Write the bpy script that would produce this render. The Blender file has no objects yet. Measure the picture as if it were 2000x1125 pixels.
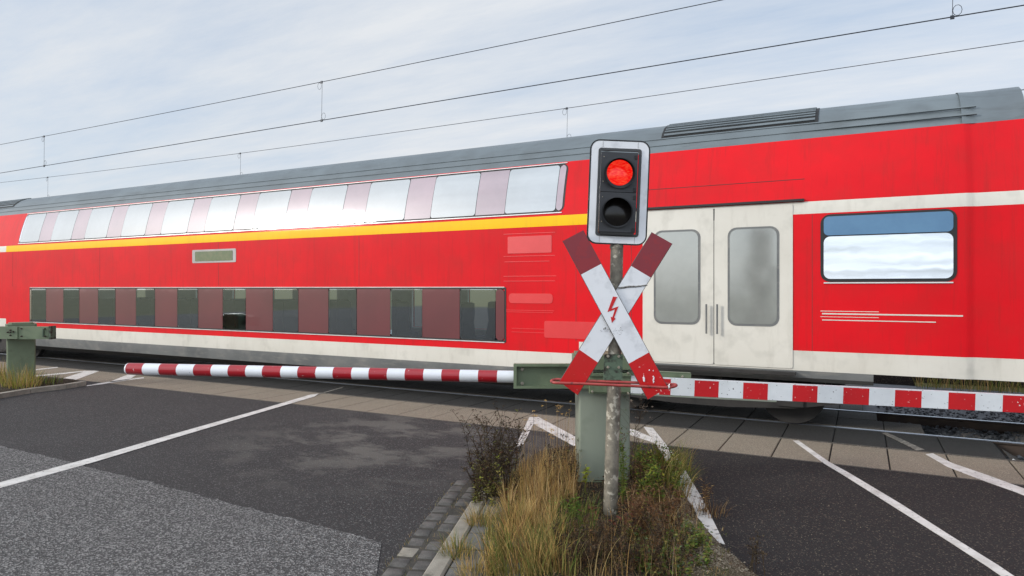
import bpy, math, random
from mathutils import Vector, Matrix, noise as mnoise
random.seed(7)
R = random.uniform
PI = math.pi
# ------------------------------------------------------------------ camera frame
F, CX, CY, H = 1300.0, 1000.0, 562.5, 1.95
A = math.radians(27.8)
VD = Vector((-math.sin(A), math.cos(A), 0)); RV = Vector((math.cos(A), math.sin(A), 0)); UP = Vector((0, 0, 1))
EYE = Vector((0, 0, H))
scn = bpy.context.scene
COL = scn.collection

def S(x, y, d):
    return EYE + VD*d + RV*((x-CX)/F*d) + UP*(-(y-CY)/F*d)
def G(x, y, z=0.0):
    return S(x, y, F*(H-z)/(y-CY))

# ------------------------------------------------------------------ mesh builder
class MB:
    def __init__(s): s.v=[]; s.f=[]; s.m=[]; s.c=[]
    def face(s, pts, m=0, c=None):
        i=len(s.v); s.v+= [tuple(p) for p in pts]; s.f.append(tuple(range(i,i+len(pts)))); s.m.append(m); s.c.append(c)
    def add(s, vs, fs, m=0, c=None):
        i=len(s.v); s.v+= [tuple(p) for p in vs]
        for f in fs: s.f.append(tuple(i+k for k in f)); s.m.append(m); s.c.append(c)
    def box(s, o, ex, ey, ez, m=0):
        # o corner, three edge vectors
        o=Vector(o); p=[o,o+ex,o+ex+ey,o+ey,o+ez,o+ex+ez,o+ex+ey+ez,o+ey+ez]
        s.add(p,[(0,3,2,1),(4,5,6,7),(0,1,5,4),(1,2,6,5),(2,3,7,6),(3,0,4,7)],m)
    def abox(s, x0,x1,y0,y1,z0,z1,m=0):
        s.box((x0,y0,z0),Vector((x1-x0,0,0)),Vector((0,y1-y0,0)),Vector((0,0,z1-z0)),m)
    def bbox(s, x0,x1,y0,y1,z0,z1,b,m=0):
        # box with bevelled top and sides (chamfer b on the upper edges)
        p=[(x0,y0,z0),(x1,y0,z0),(x1,y1,z0),(x0,y1,z0),(x0,y0,z1-b),(x1,y0,z1-b),(x1,y1,z1-b),(x0,y1,z1-b),
           (x0+b,y0+b,z1),(x1-b,y0+b,z1),(x1-b,y1-b,z1),(x0+b,y1-b,z1)]
        s.add(p,[(0,3,2,1),(0,1,5,4),(1,2,6,5),(2,3,7,6),(3,0,4,7),(4,5,9,8),(5,6,10,9),(6,7,11,10),(7,4,8,11),(8,9,10,11)],m)
    def tube(s, pts, rad, n=8, m=0, caps=True, closed=False, mats=None, c=None):
        pts=[Vector(p) for p in pts]; N=len(pts); rings=[]
        rads=rad if isinstance(rad,(list,tuple)) else [rad]*N
        prev=None
        for i,p in enumerate(pts):
            if closed: t=(pts[(i+1)%N]-pts[i-1])
            else: t=pts[min(i+1,N-1)]-pts[max(i-1,0)]
            t.normalize()
            if prev is None:
                a=Vector((0,0,1)) if abs(t.z)<.9 else Vector((1,0,0))
                u=t.cross(a).normalized()
            else:
                u=(prev-t*prev.dot(t)).normalized()
            prev=u; w=t.cross(u)
            rings.append([p+(u*math.cos(2*PI*k/n)+w*math.sin(2*PI*k/n))*rads[i] for k in range(n)])
        base=len(s.v)
        for r in rings: s.v+=[tuple(q) for q in r]
        L=N if closed else N-1
        for i in range(L):
            j=(i+1)%N; mi=mats[i] if mats else m
            for k in range(n):
                k2=(k+1)%n
                s.f.append((base+i*n+k,base+i*n+k2,base+j*n+k2,base+j*n+k)); s.m.append(mi); s.c.append(c)
        if caps and not closed:
            s.f.append(tuple(base+k for k in reversed(range(n)))); s.m.append(mats[0] if mats else m); s.c.append(c)
            s.f.append(tuple(base+(N-1)*n+k for k in range(n))); s.m.append(mats[-1] if mats else m); s.c.append(c)
    def prism(s, poly, off, m=0, ms=None):
        # poly: planar list of points, off: thickness vector (front = poly)
        poly=[Vector(p) for p in poly]; n=len(poly); off=Vector(off)
        i=len(s.v); s.v+=[tuple(p) for p in poly]+[tuple(p+off) for p in poly]
        s.f.append(tuple(i+k for k in range(n))); s.m.append(m); s.c.append(None)
        s.f.append(tuple(i+n+k for k in reversed(range(n)))); s.m.append(m if ms is None else ms); s.c.append(None)
        for k in range(n):
            k2=(k+1)%n
            s.f.append((i+k,i+n+k,i+n+k2,i+k2)); s.m.append(m if ms is None else ms); s.c.append(None)
    def ball(s, c, r, m=0, nu=8, nv=5, sc=(1,1,1)):
        c=Vector(c); vs=[]; fs=[]
        for j in range(nv+1):
            th=PI*j/nv
            for k in range(nu):
                ph=2*PI*k/nu
                vs.append(c+Vector((r*sc[0]*math.sin(th)*math.cos(ph),r*sc[1]*math.sin(th)*math.sin(ph),r*sc[2]*math.cos(th))))
        for j in range(nv):
            for k in range(nu):
                k2=(k+1)%nu; fs.append((j*nu+k,(j+1)*nu+k,(j+1)*nu+k2,j*nu+k2))
        s.add(vs,fs,m)
    def build(s, name, mats, parent=None, origin=None, smooth=None, fixn=True):
        me=bpy.data.meshes.new(name)
        if parent is not None:
            q=parent; o=Vector((0,0,0))
            while q is not None: o+=q.location; q=q.parent
        else: o=Vector(origin) if origin is not None else Vector((0,0,0))
        org=Vector((0,0,0))
        me.from_pydata([(x-o.x,y-o.y,z-o.z) for x,y,z in s.v],[],s.f)
        if not isinstance(mats,(list,tuple)): mats=[mats]
        for mm in mats: me.materials.append(mm)
        me.polygons.foreach_set('material_index',s.m)
        if any(c is not None for c in s.c):
            at=me.color_attributes.new('Col','FLOAT_COLOR','CORNER')
            buf=[]
            for f,c in zip(s.f,s.c):
                c=c or (.3,.3,.3)
                buf+= [c[0],c[1],c[2],1.0]*len(f)
            at.data.foreach_set('color',buf)
        me.update()
        if fixn:
            import bmesh
            b=bmesh.new(); b.from_mesh(me); bmesh.ops.recalc_face_normals(b,faces=b.faces); b.to_mesh(me); b.free()
        if smooth is not None:
            me.polygons.foreach_set('use_smooth',[True]*len(me.polygons))
            me.set_sharp_from_angle(angle=math.radians(smooth))
        ob=bpy.data.objects.new(name,me); COL.objects.link(ob)
        if parent is not None: ob.parent=parent
        elif origin is not None: ob.location=o
        return ob

def tag(o,label=None,cat=None,group=None,kind=None):
    if label: o['label']=label
    if cat: o['category']=cat
    if group: o['group']=group
    if kind: o['kind']=kind
    return o
def thing(name,label,cat,loc=(0,0,0),group=None):
    o=bpy.data.objects.new(name,None); COL.objects.link(o); o.location=loc; o.empty_display_size=.1
    return tag(o,label,cat,group)
def struct(o,label=None,cat=None):
    o['kind']='structure'; return o

# ------------------------------------------------------------------ materials
def nodes(name):
    m=bpy.data.materials.new(name); m.use_nodes=True
    return m, m.node_tree.nodes, m.node_tree.links, m.node_tree.nodes['Principled BSDF']
def L4(c): return (c[0],c[1],c[2],1)
def nmix(n,l,fac,a,b,blend='MIX'):
    k=n.new('ShaderNodeMix'); k.data_type='RGBA'; k.blend_type=blend
    for sock,val in ((k.inputs[0],fac),(k.inputs[6],a),(k.inputs[7],b)):
        if isinstance(val,(int,float)): sock.default_value=val
        elif isinstance(val,tuple): sock.default_value=L4(val)
        else: l.new(val,sock)
    return k.outputs[2]
def nnoise(n,l,vec,scale,detail=4,rough=.6):
    k=n.new('ShaderNodeTexNoise'); k.inputs['Scale'].default_value=scale; k.inputs['Detail'].default_value=detail
    k.inputs['Roughness'].default_value=rough
    if vec is not None: l.new(vec,k.inputs['Vector'])
    return k.outputs['Fac']
def ramp(n,l,src,lo,hi):
    k=n.new('ShaderNodeMapRange'); k.inputs[1].default_value=lo; k.inputs[2].default_value=hi; k.clamp=True
    l.new(src,k.inputs[0]); return k.outputs[0]
def opos(n):
    return n.new('ShaderNodeTexCoord').outputs['Object']
def math_(n,l,op,a,b):
    k=n.new('ShaderNodeMath'); k.operation=op
    for i,v in enumerate((a,b)):
        if isinstance(v,(int,float)): k.inputs[i].default_value=v
        else: l.new(v,k.inputs[i])
    return k.outputs[0]
def bump(n,l,b,h,strength,dist=.01):
    k=n.new('ShaderNodeBump'); k.inputs['Strength'].default_value=strength; k.inputs['Distance'].default_value=dist
    l.new(h,k.inputs['Height']); l.new(k.outputs[0],b.inputs['Normal'])
def pm(name,c1,c2=None,scale=3,rough=.6,lo=.4,hi=.65,bmp=0,bscale=None,metal=0,coat=0,spec=.5,dirt=None,dscale=40,dlo=.62,dhi=.7,stretch=None):
    m,n,l,b=nodes(name)
    b.inputs['Roughness'].default_value=rough; b.inputs['Metallic'].default_value=metal
    b.inputs['Specular IOR Level'].default_value=spec
    b.inputs['Coat Weight'].default_value=coat; b.inputs['Coat Roughness'].default_value=.06
    v=opos(n)
    if stretch:
        mp=n.new('ShaderNodeMapping'); mp.inputs['Scale'].default_value=stretch; l.new(v,mp.inputs[0]); v=mp.outputs[0]
    if c2 is None: c2=tuple(x*.82 for x in c1)
    col=nmix(n,l,ramp(n,l,nnoise(n,l,v,scale,5),lo,hi),c1,c2)
    if dirt is not None:
        col=nmix(n,l,ramp(n,l,nnoise(n,l,opos(n),dscale,3,.55),dlo,dhi),col,dirt)
    l.new(col,b.inputs['Base Color'])
    if bmp: bump(n,l,b,nnoise(n,l,opos(n),bscale or scale*10,4),bmp)
    return m

def grime(mat,c,amt=.5,sc=(5,1,.35),lo=.52,hi=.78):
    n=mat.node_tree.nodes; l=mat.node_tree.links; b=n['Principled BSDF']
    src=b.inputs['Base Color'].links[0].from_socket
    mp=n.new('ShaderNodeMapping'); mp.inputs['Scale'].default_value=sc; l.new(opos(n),mp.inputs[0])
    f=math_(n,l,'MULTIPLY',ramp(n,l,nnoise(n,l,mp.outputs[0],2.2,7,.7),lo,hi),amt)
    l.new(nmix(n,l,f,src,c),b.inputs['Base Color'])
def asphalt(name,c,speck,scale,amount,stain=None,rough=.85,bmp=.5,coarse=1.0):
    m,n,l,b=nodes(name); v=opos(n)
    vo=n.new('ShaderNodeTexVoronoi'); vo.inputs['Scale'].default_value=scale; l.new(v,vo.inputs['Vector'])
    sep=n.new('ShaderNodeSeparateColor'); l.new(vo.outputs['Color'],sep.inputs[0])
    f=ramp(n,l,sep.outputs[0],1-amount,1.0)
    big=ramp(n,l,nnoise(n,l,v,.9,6,.65),.3,.72)
    base=nmix(n,l,big,tuple(x*.86 for x in c),tuple(x*1.18 for x in c))
    base=nmix(n,l,ramp(n,l,nnoise(n,l,v,scale*.8,2,.7),.35,.65),tuple(x*.55 for x in c),base)
    if stain:
        ctr,rad,sc=stain
        d=n.new('ShaderNodeVectorMath'); d.operation='DISTANCE'; l.new(v,d.inputs[0]); d.inputs[1].default_value=ctr
        mk=ramp(n,l,d.outputs['Value'],rad,rad*.35)
        mp=n.new('ShaderNodeMapping'); mp.inputs['Scale'].default_value=(1.0,1.7,1); mp.inputs['Rotation'].default_value=(0,0,.5); l.new(v,mp.inputs[0])
        no=ramp(n,l,nnoise(n,l,mp.outputs[0],1.25,6,.6),.47,.58)
        mm=math_(n,l,'MULTIPLY',mk,no)
        mm=math_(n,l,'MULTIPLY',mm,.62)
        base=nmix(n,l,mm,base,sc)
    col=nmix(n,l,f,base,speck)
    l.new(col,b.inputs['Base Color']); b.inputs['Roughness'].default_value=rough; b.inputs['Specular IOR Level'].default_value=.3
    bump(n,l,b,vo.outputs['Distance'],bmp,.012*coarse)
    return m

M={}
cst=G(760,860)
M['road_left']=asphalt('dark_asphalt',(.050,.047,.0455),(.165,.158,.15),105,.15,stain=((cst.x,cst.y,0),2.5,(.16,.15,.13)))
M['road_right']=asphalt('warm_asphalt',(.026,.0235,.023),(.14,.115,.085),110,.10)
M['road_coarse']=asphalt('coarse_asphalt',(.098,.095,.092),(.34,.33,.315),88,.50,bmp=.9,coarse=1.4)
M['slab']=asphalt('concrete_panel',(.262,.222,.165),(.40,.34,.265),150,.27,bmp=.25,rough=.8)
M['slab_dark']=asphalt('dark_panel',(.036,.034,.031),(.085,.08,.074),150,.15,bmp=.25,rough=.75)
M['slab_mid']=asphalt('grey_panel',(.10,.09,.077),(.2,.18,.16),150,.2,bmp=.25,rough=.78)
M['joint']=pm('joint_gap',(.012,.011,.01),rough=.9)
M['paint']=pm('road_paint',(.66,.64,.60),(.50,.48,.44),scale=6,rough=.7,bmp=.2,bscale=120,dirt=(.10,.095,.09),dscale=32,dlo=.63,dhi=.70)
M['paint_worn']=pm('worn_road_paint',(.64,.62,.58),(.50,.48,.44),scale=5,rough=.75,bmp=.25,bscale=120,dirt=(.06,.055,.05),dscale=15,dlo=.60,dhi=.66)
M['paint_faint']=pm('faint_road_paint',(.26,.235,.20),(.14,.13,.11),scale=9,rough=.75,dirt=(.06,.055,.05),dscale=30,dlo=.5,dhi=.62)
M['kerb']=pm('kerb_stone',(.31,.28,.23),(.20,.18,.145),scale=5,rough=.9,bmp=.4,bscale=90,dirt=(.12,.11,.085),dscale=9,dlo=.6,dhi=.75)
M['sett']=pm('sett_stone',(.070,.066,.060),(.13,.12,.108),scale=9,rough=.85,bmp=.6,bscale=80)
M['paver']=pm('paver',(.14,.135,.125),(.08,.076,.068),scale=4,rough=.9,bmp=.5,bscale=60)
M['soil']=asphalt('soil',(.050,.038,.024),(.16,.12,.075),70,.28,stain=None,bmp=1,coarse=1.5,rough=1)
M['sand']=asphalt('sand',(.155,.118,.072),(.42,.35,.25),120,.34,bmp=1,coarse=1.2,rough=1); grime(M['sand'],(.045,.045,.018),.8,(2,2,2),.5,.66)
M['earth']=pm('earth',(.10,.10,.035),(.14,.12,.05),scale=.6,rough=1,bmp=1,bscale=20)
M['red']=pm('train_red',(.68,.008,.014),(.60,.007,.013),scale=.7,rough=.5,coat=.05,spec=.12,bmp=.02,bscale=1.1,dirt=(.55,.014,.016),dscale=2.2,dlo=.45,dhi=.8)
M['red_panel']=pm('train_red_panel',(.70,.040,.042),(.64,.034,.036),scale=2,rough=.3,coat=.6)
M['yellow']=pm('train_yellow',(.86,.50,.004),(.82,.46,.004),scale=1,rough=.5,coat=.05,spec=.15)
M['white']=pm('train_white',(.66,.63,.555),(.60,.57,.495),scale=.8,rough=.4,coat=.3,dirt=(.47,.45,.39),dscale=3,dlo=.55,dhi=.85)
M['skirt']=pm('skirt_grey',(.155,.16,.155),(.11,.115,.115),scale=1.2,rough=.5,dirt=(.20,.195,.18),dscale=3,dlo=.5,dhi=.8)
M['roof']=pm('roof_grey',(.155,.185,.20),(.13,.155,.17),scale=.8,rough=.42,spec=.4,dirt=(.115,.135,.145),dscale=2.0,dlo=.5,dhi=.8)
M['seam']=pm('sheet_seam',(.30,.02,.02),rough=.6)
M['black']=pm('black_rubber',(.012,.012,.012),rough=.55)
M['under']=pm('underframe',(.03,.027,.024),(.018,.016,.015),scale=4,rough=.8)
M['trimw']=pm('bright_trim',(.72,.72,.70),rough=.3,metal=.3)
M['steel']=pm('rail_steel',(.55,.60,.68),(.40,.44,.5),scale=6,rough=.28,metal=.9)
M['rust']=pm('rail_rust',(.035,.024,.018),(.055,.036,.025),scale=6,rough=.85)
M['sleeper']=pm('sleeper',(.24,.21,.175),(.17,.15,.13),scale=6,rough=.9)
M['stone']=pm('ballast_stone',(.060,.066,.074),(.115,.12,.128),scale=16,lo=.35,hi=.7,rough=.7,bmp=.3,bscale=60)
M['pebble']=pm('pebble',(.30,.255,.185),(.14,.115,.08),scale=30,rough=.9)
M['green']=pm('machine_green',(.155,.195,.115),(.125,.160,.095),scale=3,rough=.5,bmp=.1,bscale=90,dirt=(.085,.10,.06),dscale=5,dlo=.58,dhi=.8)
M['green_pale']=pm('machine_green_pale',(.235,.262,.205),(.205,.228,.178),scale=2,rough=.5,bmp=.08,bscale=150,dirt=(.16,.18,.135),dscale=3.5,dlo=.56,dhi=.85,stretch=(1,1,.3))
M['green_rust']=pm('machine_green_rusty',(.09,.13,.085),(.022,.018,.012),scale=9,lo=.47,hi=.56,rough=.7,bmp=.4,bscale=40)
M['bolt']=pm('bolt_metal',(.42,.38,.30),(.25,.22,.18),scale=40,rough=.45,metal=.5)
M['boom_red']=pm('boom_red',(.36,.006,.014),(.31,.006,.013),scale=4,rough=.3,coat=.3,dirt=(.6,.57,.54),dscale=42,dlo=.70,dhi=.72)
M['boom_white']=pm('boom_white',(.72,.74,.77),(.66,.68,.71),scale=4,rough=.35,coat=.3,dirt=(.05,.045,.04),dscale=42,dlo=.71,dhi=.73)
M['flat_red']=pm('plank_red',(.55,.006,.010),(.50,.006,.010),scale=4,rough=.4,dirt=(.68,.64,.60),dscale=46,dlo=.69,dhi=.70)
M['flat_white']=pm('plank_white',(.70,.72,.73),(.62,.64,.65),scale=4,rough=.45,dirt=(.035,.03,.025),dscale=44,dlo=.685,dhi=.70)
M['sign_white']=pm('sign_white',(.80,.81,.83),(.76,.77,.79),scale=4,rough=.35,dirt=(.55,.56,.58),dscale=8,dlo=.55,dhi=.8)
M['sign_red']=pm('sign_red',(.58,.008,.010),(.52,.012,.008),scale=6,rough=.35,dirt=(.66,.40,.38),dscale=38,dlo=.70,dhi=.71)
M['sign_red_shaded']=pm('sign_red_shaded_worn',(.27,.022,.030),(.235,.024,.034),scale=5,lo=.48,hi=.5,rough=.35)  # upper board ends: shade put into the darker red, plus a weathered stain
M['sign_edge']=pm('sign_edge',(.06,.06,.06),rough=.5)
M['bolt_red']=pm('flash_red',(.62,.012,.014),rough=.4)
M['scratch']=pm('scratch',(.10,.09,.08),(.35,.34,.32),scale=60,rough=.7)
M['guard']=pm('guard_red',(.40,.060,.050),(.30,.035,.03),scale=12,rough=.5,dirt=(.03,.02,.02),dscale=18,dlo=.6,dhi=.7)
M['galv']=pm('galvanised',(.225,.20,.155),(.13,.115,.088),scale=16,lo=.4,hi=.6,rough=.6,bmp=.15,bscale=60,dirt=(.42,.385,.31),dscale=19,dlo=.57,dhi=.62)
M['sig_dark']=pm('signal_plastic',(.035,.037,.042),(.028,.029,.033),scale=6,rough=.45)
M['sig_frame']=pm('signal_frame',(.055,.058,.06),(.045,.047,.05),scale=6,rough=.5)
M['wire']=pm('wire',(.03,.035,.045),rough=.5,metal=.4)
M['concrete']=pm('concrete',(.16,.14,.115),(.09,.08,.065),scale=8,rough=.95,bmp=.6,bscale=60)
M['dark_lens']=pm('dark_lens',(.016,.013,.011),rough=.18)
M['blind']=pm('blue_glass',(.10,.22,.36),(.08,.18,.31),scale=1.5,rough=.25)
M['disp']=pm('display',(.05,.10,.035),(.09,.12,.05),scale=9,rough=.2,coat=.6)
M['disp_frame']=pm('display_frame',(.42,.40,.38),rough=.4)

grime(M['red'],(.34,.020,.018),.55); grime(M['white'],(.34,.31,.25),.35,(2.5,1,.5)); grime(M['skirt'],(.30,.28,.24),.6,(1.2,1,6)); grime(M['roof'],(.07,.075,.075),.6,(.5,3,3)); grime(M['yellow'],(.55,.33,.02),.5)
def glassy(name,base,refl,tint=(1,1,1),rough=.02,base2=None,wave=.0):
    # coated window glass: dark or coloured backing below a partly mirroring coat
    m,n,l,b=nodes(name)
    out=n['Material Output']
    v=opos(n)
    c=nmix(n,l,ramp(n,l,nnoise(n,l,v,1.3,4),.35,.7),base,base2 or tuple(x*.7 for x in base))
    l.new(c,b.inputs['Base Color']); b.inputs['Roughness'].default_value=.35
    g=n.new('ShaderNodeBsdfGlossy'); g.inputs['Color'].default_value=L4(tint); g.inputs['Roughness'].default_value=rough
    fr=n.new('ShaderNodeFresnel'); fr.inputs[0].default_value=1.5
    fac=math_(n,l,'ADD',fr.outputs[0],refl)
    mx=n.new('ShaderNodeMixShader'); l.new(fac,mx.inputs[0]); l.new(b.outputs[0],mx.inputs[1]); l.new(g.outputs[0],mx.inputs[2])
    if wave:
        k=n.new('ShaderNodeBump'); k.inputs['Strength'].default_value=wave; k.inputs['Distance'].default_value=.02
        l.new(nnoise(n,l,v,2.2,2),k.inputs['Height']); l.new(k.outputs[0],g.inputs['Normal'])
    l.new(mx.outputs[0],out.inputs['Surface'])
    return m
M['glass_up']=glassy('upper_window_glass',(.19,.21,.22),.27,(.95,.99,1),.035,wave=.08)
M['pillar_up']=glassy('upper_window_pillar',(.25,.15,.17),.17,(.93,.90,.95),.05,wave=.08)
M['glass_low']=glassy('lower_window_glass',(.050,.060,.062),.13,(.85,.95,1),.02,wave=.05,base2=(.030,.036,.038))
M['pillar_low']=glassy('lower_window_pillar',(.125,.022,.026),-.01,(1,.85,.85),.05,wave=.06,base2=(.10,.020,.023))
def clear_glass(name,refl,tint,dark):
    m,n,l,b=nodes(name); out=n['Material Output']
    t=n.new('ShaderNodeBsdfTransparent'); t.inputs[0].default_value=L4(dark)
    g=n.new('ShaderNodeBsdfGlossy'); g.inputs['Color'].default_value=L4(tint); g.inputs['Roughness'].default_value=.02
    fr=n.new('ShaderNodeFresnel'); fr.inputs[0].default_value=1.5
    mx=n.new('ShaderNodeMixShader'); l.new(math_(n,l,'ADD',fr.outputs[0],refl),mx.inputs[0]); l.new(t.outputs[0],mx.inputs[1]); l.new(g.outputs[0],mx.inputs[2])
    l.new(mx.outputs[0],out.inputs['Surface']); return m
M['glass_low']=clear_glass('lower_window_glass',.26,(.85,.95,1),(.66,.72,.72))
M['in_floor']=pm('carriage_floor',(.06,.06,.065),rough=.8)
M['in_wall']=pm('carriage_lining',(.60,.60,.57),rough=.6)
M['seat']=pm('seat_fabric',(.025,.045,.10),(.035,.06,.12),scale=30,rough=.9)
M['headrest']=pm('headrest',(.30,.30,.29),rough=.7)
M['glass_door']=glassy('door_glass',(.26,.27,.245),.15,(.92,.95,.92),.12,wave=.06)
M['glass_right']=glassy('clear_window_glass',(.20,.24,.28),.55,(.9,.95,1),.02,wave=.04)

def lens_red():
    m,n,l,b=nodes('lit_red_lens'); v=opos(n)
    mp=n.new('ShaderNodeMapping'); mp.inputs['Scale'].default_value=(30,30,120); mp.inputs['Rotation'].default_value=(.25,.25,0); l.new(v,mp.inputs[0])
    st=ramp(n,l,nnoise(n,l,mp.outputs[0],1.0,2,.6),.42,.72)
    col=nmix(n,l,st,(.85,.004,.004),(1.0,.10,.04))
    l.new(col,b.inputs['Emission Color']); b.inputs['Emission Strength'].default_value=.95
    b.inputs['Base Color'].default_value=(.3,.005,.005,1); b.inputs['Roughness'].default_value=.15
    return m
M['lens_red']=lens_red()

def plantmat(name,rough=.75,trans=.25):
    m,n,l,b=nodes(name)
    at=n.new('ShaderNodeAttribute'); at.attribute_name='Col'
    l.new(at.outputs['Color'],b.inputs['Base Color']); b.inputs['Roughness'].default_value=rough; b.inputs['Specular IOR Level'].default_value=.25
    t=n.new('ShaderNodeBsdfTranslucent'); l.new(at.outputs['Color'],t.inputs['Color'])
    mx=n.new('ShaderNodeMixShader'); mx.inputs[0].default_value=trans
    l.new(b.outputs[0],mx.inputs[1]); l.new(t.outputs[0],mx.inputs[2]); l.new(mx.outputs[0],n['Material Output'].inputs['Surface'])
    return m
M['plant']=plantmat('plant_leaf')

# ------------------------------------------------------------------ train carriage
YC=11.15
def yn(w): return YC-w
side_z=[(1.40,.836),(1.40,.915),(1.40,1.06),(1.40,1.105),(1.40,1.955),(1.40,2.60),(1.40,2.945),(1.392,3.11),(1.372,3.18),(1.335,3.36),(1.28,3.58),(1.215,3.80),(1.15,3.98),(1.14,4.01)]
mid_low=[(0,.30),(1.2,.30),(1.36,.41),(1.39,.55),(1.40,.646)]
end_low=[(0,.72),(1.30,.68),(1.385,.74)]
roof_p=[(1.14,4.01),(1.055,4.18),(.95,4.33),(.81,4.45),(.65,4.525),(.5,4.56),(.25,4.585),(0,4.59)]
def side_w(z):
    p=mid_low[3:]+side_z
    for (w0,z0),(w1,z1) in zip(p,p[1:]):
        if z0<=z<=z1: return w0+(w1-w0)*(z-z0)/max(z1-z0,1e-6)
    return 1.4
XL,XR=-25.6,1.76
XM0,XM1=-20.95,-3.95      # lower deck between the bogies

def body_rows(mb,xs,prof,matf,shift=lambda x:0.0,hole=None):
    for sgn in (-1,1):
        idx=[]
        for x in xs:
            dw=shift(x)
            idx.append([(x,YC+sgn*max(w-dw,0),z) for (w,z) in prof])
        for i in range(len(xs)-1):
            for k in range(len(prof)-1):
                q=[idx[i][k],idx[i+1][k],idx[i+1][k+1],idx[i][k+1]]
                if sgn>0: q=q[::-1]
                if hole and hole((xs[i]+xs[i+1])/2,(prof[k][1]+prof[k+1][1])/2,sgn): continue
                mb.face(q, matf((xs[i]+xs[i+1])/2,(prof[k][1]+prof[k+1][1])/2))
def weld(ob,d=.0008,smooth=25):
    import bmesh
    b=bmesh.new(); b.from_mesh(ob.data); bmesh.ops.remove_doubles(b,verts=b.verts,dist=d)
    bmesh.ops.recalc_face_normals(b,faces=b.faces); b.to_mesh(ob.data); b.free()
    me=ob.data; me.polygons.foreach_set('use_smooth',[True]*len(me.polygons)); me.set_sharp_from_angle(angle=math.radians(smooth))
    return ob
# band slots: 0 red 1 white 2 yellow 3 skirt 4 under
def mat_mid(x,z):
    if z<.42: return 4
    if z<.646: return 3
    if z<.915: return 1
    if 2.945<z<3.11: return 2
    return 0
def mat_end(x,z):
    if z<.70: return 4
    if z<.836: return 3
    if z<1.105: return 1
    if 2.945<z<3.11: return 2 if x<-3.4 and x>-21 else 1
    return 0
def shell(root,x0,x1,xm0,xm1,taper=True):
    mb=MB()
    def sh(x):
        return .05*max(0,(x-(x1-.66))/.12) if x<x1-.54 and x>x1-.66 else (.05 if x>=x1-.54 else (.05 if x<=x0+.34 else 0.0))
    if xm1>xm0:
        wx=[(-5.80-1.5*k-.36,-5.80-1.5*k+.36) for k in range(10)]
        def hole(x,z,sgn):
            if not 1.06<z<1.955: return False
            return (-19.70<x<-5.30) if sgn<0 else any(a<x<b for a,b in wx)
        body_rows(mb,sorted([xm0,xm1,-19.70,-5.30]+[e for w_ in wx for e in w_ if -19.7<e<-5.3]),mid_low+side_z,mat_mid,hole=hole)
        xa=[x0,x0+.3,x0+.34,x0+.46,x0+1.5,xm0]
        body_rows(mb,xa,end_low+side_z,mat_end,sh,lambda x,z,g:z<.83 and x<-24.4)
        xb=[xm1,-3.4,-2,-.6,.12,x1-.66,x1-.62,x1-.58,x1-.54,x1]
        body_rows(mb,xb,end_low+side_z,mat_end,sh,lambda x,z,g:z<.83 and x>.12)
        for xx in (xm0,xm1):       # closing walls of the low floor
            poly=[(xx,YC-w,z) for w,z in mid_low]+[(xx,YC-1.40,.83),(xx,YC,.83)]
            mb.face(poly,4); mb.face([(xx,2*YC-y,z) for _,y,z in poly],4)
    else:
        body_rows(mb,[x0,x0+.5,(x0+x1)/2,x1],end_low+side_z,mat_end)
    for xx in (x0,x1):
        w=[(p,z) for p,z in side_z+roof_p]; w=[(0,.836)]+w
        mb.face([(xx,YC-max(p-.1,0),z) for p,z in w],4); mb.face([(xx,YC+max(p-.1,0),z) for p,z in w],4)
    ob=mb.build('body',[M['red'],M['white'],M['yellow'],M['skirt'],M['under']],root,fixn=False)
    weld(ob)
    mb=MB()
    xs=[x0,x0+.34,x0+.46]+[x0+.5+(x1-x0-1)*i/12 for i in range(13)]+[x1-.66,x1-.62,x1-.58,x1-.54,x1]
    if xm1<=xm0: body_rows(mb,[x0,x1],roof_p,lambda x,z:0)
    else: body_rows(mb,xs,roof_p,lambda x,z:0,sh)
    weld(mb.build('roof',M['roof'],root,fixn=False))
    return ob

CAR=thing('train_carriage','red double deck train carriage with grey roof, yellow stripe and white double door','train carriage',((XL+XR)/2,YC,0))
shell(CAR,XL,XR,XM0,XM1)

def rpane(mb,x0,x1,z0,z1,off,rc,m=0,t=.02,n=5,zseg=4):
    # rounded window pane following the side's curve, standing off by 'off'
    pts=[]
    if rc>0:
        for cx_,cz_,a0 in ((x1-rc,z1-rc,0),(x0+rc,z1-rc,90),(x0+rc,z0+rc,180),(x1-rc,z0+rc,270)):
            for k in range(n+1):
                a=math.radians(a0+90*k/n); pts.append((cx_+rc*math.cos(a),cz_+rc*math.sin(a)))
    # slice in z so the pane bends with the wall
    zs=sorted(set([z0,z1]+[z0+(z1-z0)*k/zseg for k in range(zseg+1)]+[round(p[1],5) for p in pts]))
    def half(z):
        if rc<=0: return x0,x1
        if z>z1-rc: dz=z-(z1-rc)
        elif z<z0+rc: dz=(z0+rc)-z
        else: dz=0
        ins=rc-math.sqrt(max(rc*rc-dz*dz,0))
        return x0+ins,x1-ins
    rows=[]
    for z in zs:
        a,b=half(z); y=YC-side_w(z)-off
        rows.append(((a,y,z),(b,y,z)))
    i=len(mb.v)
    for (p,q) in rows: mb.v+= [p,q,(p[0],p[1]+off+t,p[2]),(q[0],q[1]+off+t,q[2])]
    K=len(rows)
    for k in range(K-1):
        a=i+4*k; b=a+4
        for f in ((a,a+1,b+1,b),(a,b,b+2,a+2),(a+1,a+3,b+3,b+1)): mb.f.append(f); mb.m.append(m); mb.c.append(None)
    for k in (0,K-1):
        a=i+4*k; mb.f.append((a,a+1,a+3,a+2)); mb.m.append(m); mb.c.append(None)

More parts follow.
